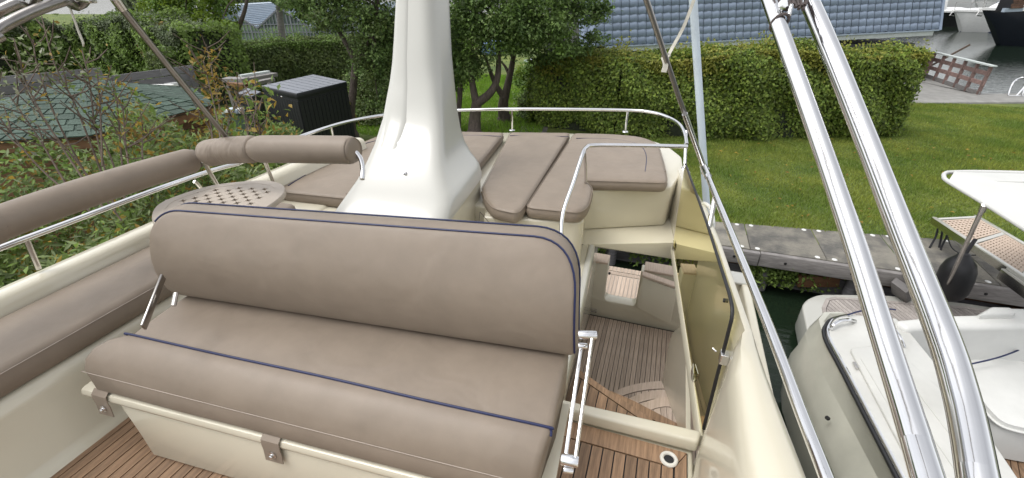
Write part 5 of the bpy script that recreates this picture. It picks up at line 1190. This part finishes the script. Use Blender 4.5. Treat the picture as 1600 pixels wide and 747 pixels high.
# a single S-profile tile, butt end raised
vs = []; K = 7
for j, (v0, lift) in enumerate([(0.0, .0), (.0, .024), (TE * 1.04, .004)]):
    for k in range(K):
        x = TW * .965 * k / (K - 1); prf = .030 * [.0, .05, .25, .60, 1.0, .9, -.3][k] ; vs.append((x, v0 - .010 * math.cos(2 * math.pi * k / (K - 1) - .6), max(-.02, prf + lift - (.04 if j == 0 else 0))))
fs = [(j * K + k, j * K + k + 1, (j + 1) * K + k + 1, (j + 1) * K + k) for j in range(2) for k in range(K - 1)]
tm = bpy.data.meshes.new('tile'); tm.from_pydata(vs, [], fs); tm.materials.append(M['tile']); tm.polygons.foreach_set('use_smooth', [False] * (K - 1) + [True] * (K - 1))
mt_ = Matrix((e_, upv, nrm_)).transposed().to_4x4()
rest = MB(); cnt = 0
for r in range(ny):
    for c in range(nx):
        org = A_ + e_ * (c * TW) + upv * (r * TE) + nrm_ * .012
        if cnt < 290 and (r < 5 or c < 22) and (c > 1):
            inst(tm, 'tile', Matrix.Translation(org + nrm_ * random.uniform(0, .004)) @ mt_, rf); cnt += 1
        else: rest.add([org + e_ * v[0] + upv * v[1] + nrm_ * v[2] for v in vs], fs, True)
tag(rest.build('roof_tiles', 'tile', rf), kind='stuff')
MB().bar(A_ + upv * (RH + .02), B__ + upv * (RH + .02), .22, .10, upv).build('ridge_cap', 'lead', hs_)
MB().bar(B__ - upv * .05 + e_ * .03 + nrm_ * .02, B__ + upv * (RH + .05) + e_ * .03 + nrm_ * .02, .10, .10, nrm_).build('rake_trim', 'tile', hs_)
MB().bar(A_ - Vector((0, 0, .13)) - nrm_ * .03 + e_ * 1.0, B__ - Vector((0, 0, .13)) - nrm_ * .03 - e_ * .15, .06, .17).build('fascia', 'fascia', hs_)
MB().bar(A_ - Vector((0, 0, .04)) + nrm_ * .03 + e_ * 1.0, B__ - Vector((0, 0, .04)) + nrm_ * .03, .09, .05).build('gutter', 'lead', hs_)
w0, w1 = A_ + back * .35, B__ + back * .35 - e_ * .4
MB().prism([P2(w0), P2(w1), P2(w1 + back * 6), P2(w0 + back * 6)], -.3, 2.2).build('wall', 'wall', hs_)
cu = ath(1310, 8, 18.0); 
s_ = (atz(1312, 30, 2.6) - A_).dot(e_); ck = A_ + e_ * s_ + upv * .62
chm = MB().hexa([ck - e_ * .30 + nrm_ * .22, ck + e_ * .30 + nrm_ * .22, ck + e_ * .30 - nrm_ * .3, ck - e_ * .30 - nrm_ * .3] + [p + Vector((0, 0, 1.3)) for p in (ck - e_ * .30 + nrm_ * .22, ck + e_ * .30 + nrm_ * .22, ck + e_ * .30 - nrm_ * .3, ck - e_ * .30 - nrm_ * .3)]).build('chimney', 'black', hs_)
for r in range(14):
    for k in range(3):
        off = (.1 if r % 2 else 0); x0 = -.30 + k * .2 + .004 - off * .5 + .05; p = ck + e_ * x0 + nrm_ * .225 + Vector((0, 0, r * .09 + .006))
        MB().bar(p, p + e_ * .185, .012, .08).build('brick', 'brick', chm)
MB().bar(ck - e_ * .42 + nrm_ * .10 - upv * .05, ck + e_ * .42 + nrm_ * .10 - upv * .05, .12, .14).build('flashing', 'lead', hs_)
# =================================================================== FAR BOATS
def far_boat(name, label, wl, tipz, L, beam, hull, stripe=None, cab=1, over=3.0, rail=True):
    rt, aw = _R.copy(), _H.copy(); t = thing(name, wl, label, 'boat', 'yachts on the far side of the water'); T = tipz
    def P(s_, q, z): return wl + rt * s_ + aw * q + Vector((0, 0, z))
    secs = []
    for s_, k in [(-over, .02), (-over * .55, .28), (0, .52), (L * .15, .78), (L * .3, .95), (L * .6, 1), (L, .95)]:
        hb_ = beam / 2 * k; wz = 0 if s_ >= 0 else T * (-s_ / over) * .97; wk = max(.02, (k - .5) / .5) if s_ >= 0 else .02; hw = hb_ * (.15 + .7 * wk) if s_ >= 0 else hb_ * .4
        zt = T - .25 * max(0, min(1, (s_ + over) / L))
        secs.append([P(s_, -hb_, zt), P(s_, -hb_ * .93, wz + (zt - wz) * .6), P(s_, -hw, wz - (.3 if s_ >= 0 else 0)), P(s_, hw, wz - (.3 if s_ >= 0 else 0)), P(s_, hb_ * .93, wz + (zt - wz) * .6), P(s_, hb_, zt)])
    MB().loft(secs).build('hull', hull, t, angle=40)
    ds = []
    for s_, k in [(-over - .15, .04), (-over * .5, .34), (0, .58), (L * .15, .82), (L * .3, 1.0), (L, 1.0)]:
        zt = T - .25 * max(0, min(1, (s_ + over) / L)); hb_ = beam / 2 * k + .05
        ds.append([P(s_, -hb_, zt - .12), P(s_, -hb_, zt + .05), P(s_, -hb_ * .6, zt + .28 * k), P(s_, 0, zt + .42 * k), P(s_, hb_ * .6, zt + .28 * k), P(s_, hb_, zt + .05), P(s_, hb_, zt - .12)])
    MB().loft(ds).build('deck', 'white', t, angle=50)
    if stripe: MB().loft([[P(s_, -hw_ - .03, .35), P(s_, -hw_ - .0, -.1), P(s_, hw_, -.1), P(s_, hw_, .35)] for s_, hw_ in [(-.25, .05), (L * .15, beam * .26), (L * .3, beam * .38), (L, beam * .42)]]).build('waterline_stripe', stripe, t)
    c0, c1_ = L * .16, L * .75
    cb_ = MB().loft([[P(s_, -w_, T + z0), P(s_, -w_ * .82, T + z1), P(s_, w_ * .82, T + z1), P(s_, w_, T + z0)] for s_, w_, z0, z1 in [(c0, beam * .2, .2, .3), (c0 + 1.6, beam * .33, .1, 1.0), (c0 + 2.8, beam * .38, .1, 1.25), (c1_, beam * .4, .1, 1.3)]], smooth=False).build('cabin', 'white', t, bevel=.05)
    MB().loft([[P(s_, -w_ - .02, T + z0), P(s_, -w_ * .9 - .03, T + z1), P(s_, w_ * .9 + .03, T + z1), P(s_, w_ + .02, T + z0)] for s_, w_, z0, z1 in [(c0 + .9, beam * .28, .55, .66), (c0 + 1.7, beam * .335, .55, .98), (c0 + 2.8, beam * .37, .55, 1.1), (c1_ - 1, beam * .385, .55, 1.1)]], smooth=False).build('windscreen', 'win', t)
    MB().box(P(c0 + 2.4, -beam * .3, T + 1.3), P(c0 + 2.4, -beam * .3, T + 1.3) + rt * 3 + aw * beam * .6 + Vector((0, 0, .5))).build('canopy_cover', ['bluecover', 'redcover'][cab % 2], t, bevel=.1)
    if rail:
        mb = MB(); tp_ = []
        for s_, k in [(-over - .1, .04), (-over * .5, .34), (0, .6), (L * .15, .84), (L * .3, 1.0)]:
            z_ = T - .25 * max(0, min(1, (s_ + over) / L)); p0 = P(s_, -beam / 2 * k, z_ + .05); p1 = P(s_ - .1, -beam / 2 * k, z_ + .75); mb.tube([p0, p1], .02, 6); tp_.append(p1)
        mb.tube(cr(tp_, 4), .022, 6)
        mb.build('bow_rail', 'steel_dull', t)
    mb = MB().tube([P(-over - .2, -.1, T - .05), P(-over - .35, -.1, T - .5), P(-over + .1, -.1, T - .55)], .05, 6)
    mb.build('anchor', 'steel_dull', t)
far_boat('moored_yacht', 'large yacht with a navy-black hull and sharp white bow, far right', atz(1565, 71, 0), 2.75, 16, 4.6, 'navyhull', None, 1)
far_boat('moored_yacht', 'white-hulled yacht with a dark blue waterline just left of the black one', atz(1504, 49.5, 0), 2.1, 15, 4.6, 'white', 'antif', 0, 1.9)
w3 = atz(1492, 40, 0) - _R * 13
far_boat('moored_yacht', 'black-hulled boat partly hidden behind the end of the tiled roof', w3, 1.9, 12.8, 4.2, 'blackhull', None, 0, 2.5)
far_boat('moored_yacht', 'distant white yacht showing over the decks of the nearer boats, top right corner', atz(1530, 22, 0), 2.4, 22, 5, 'white', None, 1, 2)
far_boat('moored_yacht', 'distant white yacht at the top edge beside the end of the roof', atz(1470, 14, 0), 2.6, 20, 5, 'white', None, 0, 2)
# =================================================================== GAZEBO, FENCES, SHEDS, GREENHOUSES (LEFT)
gzb = thing('garden_gazebo', (-8.86, 4.8, GZ), 'wooden gazebo with a shallow green shingled roof on the left', 'gazebo')
apx = Vector((-8.86, 4.86, 2.93)); Rg = 1.93
cor = [Vector((-8.86, 4.70, 2.48)) + Vector((math.cos(R_(a)) * Rg, math.sin(R_(a)) * Rg, 0)) for a in (-30, 30, 90, 150, 210, 270)]
mb = MB(); mb.add([apx] + cor, [(0, i + 1, (i + 1) % 6 + 1) for i in range(6)]); mb.add([c - Vector((0, 0, .03)) for c in cor], [tuple(range(6))]); grf = mb.build('roof', 'shingle', gzb)
for f in range(6):
    c0, c1_ = cor[f], cor[(f + 1) % 6]; nf = (c0 - apx).cross(c1_ - apx).normalized(); nf = nf if nf.z > 0 else -nf; rows = 11
    for r in range(rows):
        t0, t1 = (r) / rows, (r + 1.06) / rows; t1 = min(1.02, t1)
        La, Lb = apx.lerp(c0, t0), apx.lerp(c1_, t0); Ma, Mb_ = apx.lerp(c0, t1), apx.lerp(c1_, t1); wd = (Mb_ - Ma).length
        k = max(1, round(wd / .24)); sh = (r % 2) * .5
        cuts = [0] + [min(1, max(0, (j + sh) / k)) for j in range(0 if sh else 1, k)] + [1]
        for j in range(len(cuts) - 1):
            s0, s1 = cuts[j] + .012, cuts[j + 1] - .012
            if s1 - s0 < .03: continue
            q = [La.lerp(Lb, s0), La.lerp(Lb, s1), Ma.lerp(Mb_, s1), Ma.lerp(Mb_, s0)]
            lo, hi = .004, .016 + random.uniform(0, .006)
            vs = [q[0] + nf * lo, q[1] + nf * lo, q[2] + nf * .002, q[3] + nf * .002, q[0] + nf * (lo + .004), q[1] + nf * (lo + .004), q[2] + nf * hi, q[3] + nf * hi]
            if f in (0, 1, 4, 5): MB().hexa(vs).build('shingle', 'shingle', grf)
    MB().bar(apx + nf * 0, c0 + Vector((0, 0, .012)), .09, .014).build('hip_strip', 'shingle', grf)
    MB().bar(c0 - Vector((0, 0, .10)) * 1 + (apx - c0) * .03, c1_ - Vector((0, 0, .10)) + (apx - c1_) * .03, .03, .16).build('eave_board', 'wood_brown', gzb)
for a in cor: p = a + (apx - a) * .12; MB().bar((p.x, p.y, GZ), (p.x, p.y, 2.44), .10, .10, (0, 1, 0)).build('post', 'wood_brown', gzb)
for i in (0, 1, 5, 4):
    a, b_ = cor[i] + (apx - cor[i]) * .12, cor[(i + 1) % 6] + (apx - cor[(i + 1) % 6]) * .12
    for z in [GZ + .1 + .14 * k for k in range(11)]: MB().bar((a.x, a.y, z), (b_.x, b_.y, z), .03, .125).build('plank', 'wood_brown', gzb)
def plank_fence(label, a, b_, z0, z1, nrow, m='wood_dark', npan=1):
    t = thing('plank_fence', (a.x, a.y, z0), label, 'fence', None)
    rh = (z1 - z0) / nrow; L = (b_ - a).length; d = (b_ - a).normalized()
    for r in range(nrow):
        s_ = 0
        while s_ < L - .1:
            w_ = min(random.choice([1.2, 1.6, 2.0]), L - s_); p, q = a + d * (s_ + .006), a + d * (s_ + w_ - .006)
            o_ = random.uniform(-.008, .008); up2 = (b_.z - a.z) / L
            MB().bar((p.x, p.y + o_, z0 + rh * (r + .5)), (q.x, q.y + o_, z0 + rh * (r + .5)), .035, rh * .88).build('plank', m, t); s_ += w_
    k = 0
    while k * 1.8 < L: p = a + d * (k * 1.8); MB().bar((p.x + .05, p.y + .05, z0), (p.x + .05, p.y + .05, z1 - .05), .09, .09, (0, 1, 0)).build('post', m, t); k += 1
    return t
plank_fence('weathered dark plank fence panel at the left edge behind the green roof', atz(-90, 127, 2.5), atz(157, 105, 2.5), GZ, 2.5, 9)
plank_fence('weathered dark plank fence panel ending beside the conifer hedge', atz(162, 119, 2.42), atz(300, 101, 2.42), GZ, 2.42, 9)
# wattle panel
wt = thing('wattle_fence', atz(270, 205, 1.9), 'grey woven wattle panel with an arched top below the gazebo eave', 'fence')
a, b_ = atz(205, 225, 1.85), atz(325, 183, 1.85); mb = MB()
for k in range(17):
    p = a.lerp(b_, k / 16); h = 1.78 + .16 * math.sin(math.pi * (k / 16) ** .9); MB().tube([(p.x, p.y, GZ), (p.x, p.y, h)], .022, 6).build('stake', 'wood_grey', wt)
for r in range(20):
    z = GZ + .05 + r * .055
    if z > 1.83: break
    MB().tube([a.lerp(b_, k / 32) + Vector((0, .028 * math.cos(math.pi * (k / 2 + r)), z - 1.85 + (.0 if r < 15 else .03 * math.sin(math.pi * k / 32)))) for k in range(33)], .022, 5).build('woven_rod', 'wood_grey', wt)
# black shed
def shed(label, tc_, z_top, m_roof, h0=GZ, nw=13, slats=8):
    a, b_, c, d = tc_; t = thing('storage_shed', ((a.x + c.x) / 2, (a.y + c.y) / 2, h0), label, 'shed')
    dn = lambda p: Vector((p.x, p.y, h0))
    cm = (a + b_ + c + d) / 4; ii = lambda p: p + (cm - p) * .025
    A2, B2, C2, D2 = map(ii, (a, b_, c, d))
    MB().hexa([dn(A2), dn(B2), dn(C2), dn(D2), A2 - Vector((0,0,.035)), B2 - Vector((0,0,.035)), C2 - Vector((0,0,.035)), D2 - Vector((0,0,.035))]).build('body', 'blackp', t)
    for p, q, k in ((A2, B2, nw), (B2, C2, nw)):
        out_ = (q - p).cross(Vector((0, 0, 1))).normalized()
        if out_.dot(p - cm) < 0: out_ = -out_
        for i in range(k):
            s0, s1 = p.lerp(q, (i + .04) / k), p.lerp(q, (i + .93) / k)
            MB().hexa([Vector((s0.x, s0.y, h0)) + out_ * .002, Vector((s1.x, s1.y, h0)) + out_ * .002, Vector((s1.x, s1.y, h0)) + out_ * .014, Vector((s0.x, s0.y, h0)) + out_ * .014] + [Vector((s0.x, s0.y, z_top - .16)) + out_ * .002, Vector((s1.x, s1.y, z_top - .16)) + out_ * .002, Vector((s1.x, s1.y, z_top - .16)) + out_ * .014, Vector((s0.x, s0.y, z_top - .16)) + out_ * .014]).build('panel', 'blackp', t)
    lid = MB().hexa([a - Vector((0,0,.10)), b_ - Vector((0,0,.10)), c - Vector((0,0,.10)), d - Vector((0,0,.10)), a, b_, c, d]).build('lid', 'blackp', t, bevel=.012)
    for i in range(slats):
        p, q = a.lerp(d, (i + .06) / slats), b_.lerp(c, (i + .06) / slats); p2, q2 = a.lerp(d, (i + .94) / slats), b_.lerp(c, (i + .94) / slats)
        z = Vector((0, 0, .001)); MB().hexa([p + z, q + z, q2 + z, p2 + z] + [x + Vector((0, 0, .012)) for x in (p, q, q2, p2)]).build('roof_panel', m_roof, lid)
    return t
sd1 = shed('black plastic storage shed with a pale grey ribbed roof in front of the conifer hedge', [atz(408, 135, 2.3), atz(463, 147, 2.3), atz(542, 128, 2.3), atz(490, 117, 2.3)], 2.3, 'shedroof')
MB().lathe(atz(440, 151, 2.19) + Vector((.03, -.03, 0)), [(.001, 0), (.025, 0), (.025, .02), (.001, .025)], 10, (.4, -1, .1)).build('lock', 'steel_dull', sd1)
shed('smaller black storage box with a grey lid tight beside the large shed', [atz(368, 146, 2.05), atz(392, 152, 2.05), atz(408, 144, 2.05), atz(386, 138, 2.05)], 2.05, 'shedroof', slats=3, nw=5)
tag(MB().tube(cr([atz(538, 133, 2.2), atz(541, 150, 1.9), atz(548, 165, 1.6), atz(556, 182, 1.3), atz(562, 196, 1.0)], 5), .022, 8).build('garden_hose', 'hose', None), 'yellowish hose hanging down the right side of the black shed', 'hose')
tb = thing('timber_stack', atz(390, 140, 1.6), 'stack of pale weathered boards between the dark shed and the conifer hedge', 'timber')
for i, (u0, v0, u1, v1, z, wd) in enumerate([(352, 124, 384, 125, 2.02, .30), (384, 124, 428, 116, 2.0, .32), (375, 120, 420, 113, 2.06, .14), (388, 132, 424, 124, 1.78, .28), (360, 130, 386, 134, 1.8, .24)]):
    MB().bar(atz(u0, v0, z), atz(u1, v1, z), wd, .09).build('board', ['wood_grey', 'wood_grey', 'fascia', 'wood_grey', 'wood_brown'][i], tb)
for u, v in ((358, 136), (420, 126)): p = atz(u, v, 1.7); MB().bar((p.x, p.y, GZ), (p.x, p.y, 1.74), .1, .1, (0, 1, 0)).build('trestle', 'wood_grey', tb)
bi = thing('garden_tub', atz(372, 195, 1.2), 'grey-green plastic tub of oddments behind the ruched roll', 'tub')
a, b_, c, d = [atz(u, v, 1.75) for u, v in [(344, 180), (380, 178), (384, 172), (350, 173)]]
bt = [Vector((p.x, p.y, GZ)) + ((a + c) / 2 - p) * .12 * Vector((1, 1, 0)).length * .3 for p in (a, b_, c, d)]; bt = [Vector((p.x, p.y, GZ)) for p in bt]
MB().hexa(bt + [a, b_, c, d]).build('body', 'bin', bi, bevel=.02)
MB().hexa([p - Vector((0, 0, .02)) for p in (a, b_, c, d)] + [p + Vector((0, 0, .03)) for p in (a, b_, c, d)]).build('rim', 'bin', bi, bevel=.012)
for i in range(4): p = atz(358 + i * 6, 175, 1.80); MB().box(p - Vector((.06, .05, .03)), p + Vector((.07, .05, .06 + .03 * (i % 2)))).build('oddment', ['white', 'blue', 'lead', 'white'][i], bi, bevel=.01)
# small white boat ashore beyond the gazebo
sbt = thing('beached_boat', atz(250, 152, 1.5), 'small white boat with a pale rail lying beyond the gazebo roof', 'boat')
a, b_ = atz(232, 152, 1.75), atz(284, 148, 1.75); d = (b_ - a).normalized(); n_ = Vector((-d.y, d.x, 0)); L = (b_ - a).length
MB().loft([[a + d * (L * s_) + n_ * (q * w_) + Vector((0, 0, z)) for q, z in [(-1, 0), (-.75, -.45), (.75, -.45), (1, 0), (.85, .02), (.7, -.12), (-.7, -.12), (-.85, .02)]] for s_, w_ in [(0, .40), (.4, .46), (.75, .36), (1.0, .06)]], smooth=False).build('hull', 'white', sbt, bevel=.01)
mb = MB(); pr0 = [atz(215, 133, 2.15), atz(272, 133, 2.15)]
mb.tube([pr0[0], pr0[1]], .022, 8).tube([atz(222, 133, 2.15), atz(236, 149, 1.78)], .018, 8).tube([atz(247, 134, 2.15), atz(262, 149, 1.78)], .018, 8).tube([atz(250, 134, 2.15), atz(265, 149, 1.78)], .016, 8)
mb.build('rail', 'white', sbt)
MB().box(atz(270, 147, 1.8) - Vector((.1, .1, 0)), atz(270, 147, 1.8) + Vector((.12, .15, .28))).build('locker', 'white', sbt, bevel=.02)
tp_ = thing('pole_tripod', ath(302, 70, 20), 'thin pale poles leaning together by an orange object under the lime tree', 'poles')
for u, v in ((296, 72), (320, 71)): MB().tube([ath(302, 53, 19.5), ath(u, v, 19.4)], .03, 6).build('pole', 'fascia', tp_)
MB().box(ath(295, 62, 19.6) - Vector((.2, .1, .1)), ath(295, 62, 19.6) + Vector((.25, .2, .22))).build('orange_bucket', 'orange', tp_, bevel=.08)
# greenhouses: glazed gables with whitewashed roof bays
def greenhouse(label, top, bottom_v, h, nbar, roofback):
    p0 = ath(*top[0], h); t = thing('greenhouse', (p0.x, p0.y, GZ), label, 'greenhouse')
    T_ = [ath(u, v, h) for u, v in top]; n = len(T_); B2 = [Vector((p.x, p.y, GZ - .5)) for p in T_]
    MB().add(T_ + B2, [(i, i + 1, n + i + 1, n + i) for i in range(n - 1)]).build('gable_glass', 'ghglass', t)
    mb = MB()
    def topz(s_):
        for i in range(n - 1):
            s0, s1 = (T_[i] - T_[0]).dot(_R), (T_[i + 1] - T_[0]).dot(_R)
            if s0 <= s_ <= s1: return T_[i].lerp(T_[i + 1], (s_ - s0) / max(1e-6, s1 - s0)).z
        return T_[-1].z
    W_ = (T_[-1] - T_[0]).dot(_R)
    for i in range(nbar + 1):
        s_ = W_ * i / nbar; p = T_[0] + _R * s_ - _H * .06; mb.bar((p.x, p.y, GZ - .5), (p.x, p.y, topz(s_)), .045 if i % 4 else .09, .05, (0, 1, 0))
    for z in (1.2, 1.75, 2.2): 
        p, q = T_[0] - _H * .07, T_[-1] - _H * .07; mb.bar((p.x, p.y, z), (q.x, q.y, z), .05, .05)
    for i in range(n - 1): mb.bar(T_[i] - _H * .08, T_[i + 1] - _H * .08, .07, .08)
    tag(mb.build('glazing_bars', 'shedroof', t), kind='stuff')
    for i in range(n - 1):
        a, b_ = T_[i], T_[i + 1]; bb = _H * roofback
        pan = MB().add([a, b_, b_ + bb, a + bb, a - Vector((0, 0, .05)), b_ - Vector((0, 0, .05)), b_ + bb - Vector((0, 0, .05)), a + bb - Vector((0, 0, .05))], [(0, 1, 2, 3), (7, 6, 5, 4), (0, 1, 5, 4), (1, 2, 6, 5), (2, 3, 7, 6), (3, 0, 4, 7)]).build('roof_bay', 'ghroof', t)
        up3 = (b_ - a).cross(bb).normalized(); up3 = up3 if up3.z > 0 else -up3
        for k in range(1, 14): s_ = k / 14; q = a.lerp(b_, s_) + up3 * .03; MB().bar(q, q + bb, .05, .05).build('roof_bar', 'lead', pan)
    return t
greenhouse('glass greenhouse with a whitewashed valley roof behind the conifer hedge', [(322, 22), (345, 8), (403, 44), (437, 12), (490, 46), (530, 12), (575, 44)], 70, 31, 46, 18)
greenhouse('smaller glasshouse roof showing over the tall hedge at far left', [(158, 27), (196, 47), (236, 24), (262, 44)], 60, 33, 18, 12)
# =================================================================== WILD GROWTH ON THE BANK, LEFT
def wild(label, base, stems, nleaf, mlist, lsz, cat='shrub', spread=.16, top=.45):
    t = thing('wild_shrub', base, label, cat, None)
    P_ = {k: [] for k, _ in mlist}; N_ = {k: [] for k, _ in mlist}
    for s_ in stems:
        Q_ = cr(s_, 6); MB().tube(Q_, [.0065 * (1 - .7 * i / len(Q_)) + .0018 for i in range(len(Q_))], 6).build('stem', 'stem', t)
        nt_ = int(nleaf / len(stems))
        tw = MB()
        for _ in range(nt_):
            k = random.random() ** .6; k = top * 0 + (1 - top) + top * k if random.random() < .85 else random.uniform(.3, 1)
            i = min(len(Q_) - 2, int(k * (len(Q_) - 1))); p = Q_[i].lerp(Q_[i + 1], random.random()) + Vector((random.gauss(0, spread), random.gauss(0, spread), random.gauss(0, spread * .8)))
            r = random.random(); acc = 0
            for m_, pr in mlist:
                acc += pr
                if r <= acc: P_[m_].append(tuple(p)); N_[m_].append((random.gauss(0, 1), random.gauss(-.4, 1), random.gauss(.8, .7))); break
        for _ in range(7):
            i = random.randint(len(Q_) // 3, len(Q_) - 2); a = Q_[i]; b_ = a + Vector((random.gauss(0, .14), random.gauss(0, .14), random.uniform(.05, .28))); tw.tube([a, (a + b_) / 2 + Vector((0, 0, -.02)), b_], [.006, .005, .003], 5)
        tag(tw.build('twig', 'stem', t), kind='stuff')
    for m_, _ in mlist:
        if P_[m_]: tag(leaves('leaf_clump', np.array(P_[m_]), np.array(N_[m_]), lsz, lsz * .42, m_, t, droop=.2), kind='stuff')
    return t
def sp(pts, y0=2.6): return [atx(u, v, x) for u, v, x in pts]
wild('leggy bare-stemmed shrub with pale seed heads at the left edge', Vector((-4.6, 2.2, GZ)),
     [sp([(190, 345, -4.2), (130, 265, -4.5), (70, 190, -4.7), (22, 105, -4.8)]), sp([(165, 330, -4.0), (100, 235, -4.4), (45, 140, -4.6), (30, 85, -4.7)]), sp([(110, 300, -4.3), (60, 215, -4.6), (15, 150, -4.8)]), sp([(150, 300, -4.5), (95, 200, -4.7), (60, 110, -4.8), (52, 62, -4.9)]), sp([(140, 330, -4.1), (60, 260, -4.5), (0, 185, -4.7), (-40, 130, -4.8)])],
     300, [('leaf_grey', .6), ('leaf_willow', .32), ('leaf_orange', .08)], .048, spread=.13, top=.35)
wild('tall thin shrub with brown stems and sparse leaves in front of the green roof', Vector((-4.5, 2.9, GZ)),
     [sp([(180, 330, -4.2), (150, 205, -4.5), (140, 130, -4.6), (128, 78, -4.7)]), sp([(170, 300, -4.4), (120, 170, -4.6), (85, 100, -4.8), (65, 25, -5.0)]), sp([(160, 260, -4.3), (157, 180, -4.5), (152, 110, -4.6)]), sp([(195, 310, -4.2), (160, 215, -4.5), (112, 150, -4.6), (75, 108, -4.7)])],
     170, [('leaf_willow', .6), ('leaf_orange', .2), ('leaf_wild', .2)], .05, spread=.09, top=.4)
wild('young shrub with bright green leaves and browning tips beneath the gazebo eave', Vector((-4.2, 3.3, GZ)),
     [sp([(195, 300, -4.2), (188, 225, -4.4), (183, 160, -4.5), (175, 125, -4.6)]), sp([(205, 290, -4.0), (196, 220, -4.3), (192, 165, -4.4)]), sp([(225, 280, -4.0), (222, 230, -4.2), (224, 205, -4.3)])],
     190, [('leaf_wild', .5), ('leaf_orange', .28), ('leaf_rust', .22)], .06, spread=.10, top=.6)
wild('slender rust-leaved shrub in front of the conifer hedge left of the black shed', Vector((-4.3, 4.6, GZ)),
     [sp([(352, 250, -3.6), (345, 180, -4.1), (333, 120, -4.4), (322, 70, -4.6)]), sp([(350, 250, -3.6), (338, 180, -4.0), (326, 130, -4.2), (318, 95, -4.3)]), sp([(360, 250, -3.5), (355, 200, -3.9), (372, 150, -4.2), (345, 122, -4.3)]), sp([(340, 255, -3.7), (330, 210, -4.0), (318, 180, -4.2)])],
     400, [('leaf_rust', .45), ('leaf_orange', .35), ('leaf_wild', .2)], .06, spread=.07, top=.85)
wild('leafy sapling with light green leaves in front of the black shed door', Vector((-3.9, 4.6, GZ)),
     [sp([(395, 255, -3.2), (398, 200, -3.5), (400, 165, -3.7), (398, 130, -3.8)]), sp([(385, 250, -3.3), (410, 205, -3.5), (422, 185, -3.6)]), sp([(380, 250, -3.3), (388, 205, -3.5), (385, 180, -3.6)])],
     170, [('leaf_wild', .75), ('leaf_orange', .25)], .08, spread=.10, top=.75)
# dense low growth: one uncountable mass
n = 62000; x = -3.25 - 3.35 * rng.random(n) ** .8; y = rng.uniform(-2.5, 6.6, n)
hh = 1.62 + .33 * np.sin(x * 1.7 + y * 1.1) + .22 * np.sin(y * 2.7 - x) + .18 * np.sin(x * 4.1 + y * 3.3); hh = np.where(x > -3.9, hh * (.75 + .25 * (-3.25 - x) / .65), hh) + np.clip(-x - 3.8, 0, 1.9) * .54 * np.clip((5.0 - y) / 1.6, .12, 1)
z = .35 + (hh - .35) * (1 - rng.random(n) ** 2.2 * .75) + rng.normal(0, .06, n)
pts = np.stack([x, y, z], 1); nr = rng.normal(0, .8, (n, 3)) + np.array([.35, -.2, 1.0])
pick = rng.random(n); zone = np.sin(x * 2.2 + 1) * np.sin(y * 1.6) 
k1 = pick < .52 + .25 * zone; k2 = (~k1) & (pick < .86); k3 = (~k1) & (~k2)
tag(leaves('undergrowth', pts[k1], nr[k1], .095, .036, 'leaf_wild', droop=.5), kind='stuff')
tag(leaves('undergrowth', pts[k2], nr[k2], .12, .026, 'leaf_willow', droop=.7), kind='stuff')
tag(leaves('undergrowth', pts[k3], nr[k3], .08, .034, 'leaf_orange', droop=.5), kind='stuff')
n = 9000; x = rng.uniform(-8, -3.2, n); y = rng.uniform(-2.5, 7, n); P_ = np.stack([x, y, .5 + .9 * rng.random(n)], 1)
tag(leaves('undergrowth', P_, rng.normal(0, .8, (n, 3)) + np.array([0, 0, 1.]), .13, .06, 'leaf_dark', droop=.3), kind='stuff')
mb = MB()
for _ in range(260):
    a = Vector((random.uniform(-7, -3.3), random.uniform(-2, 6.3), .6)); b_ = a + Vector((random.gauss(0, .5), random.gauss(0, .5), random.uniform(.6, 1.3))); mb.tube([a, (a + b_) / 2 + Vector((random.gauss(0, .1), random.gauss(0, .1), .1)), b_], [.009, .007, .003], 4)
tag(mb.build('dead_stems', 'stem', None), kind='stuff')
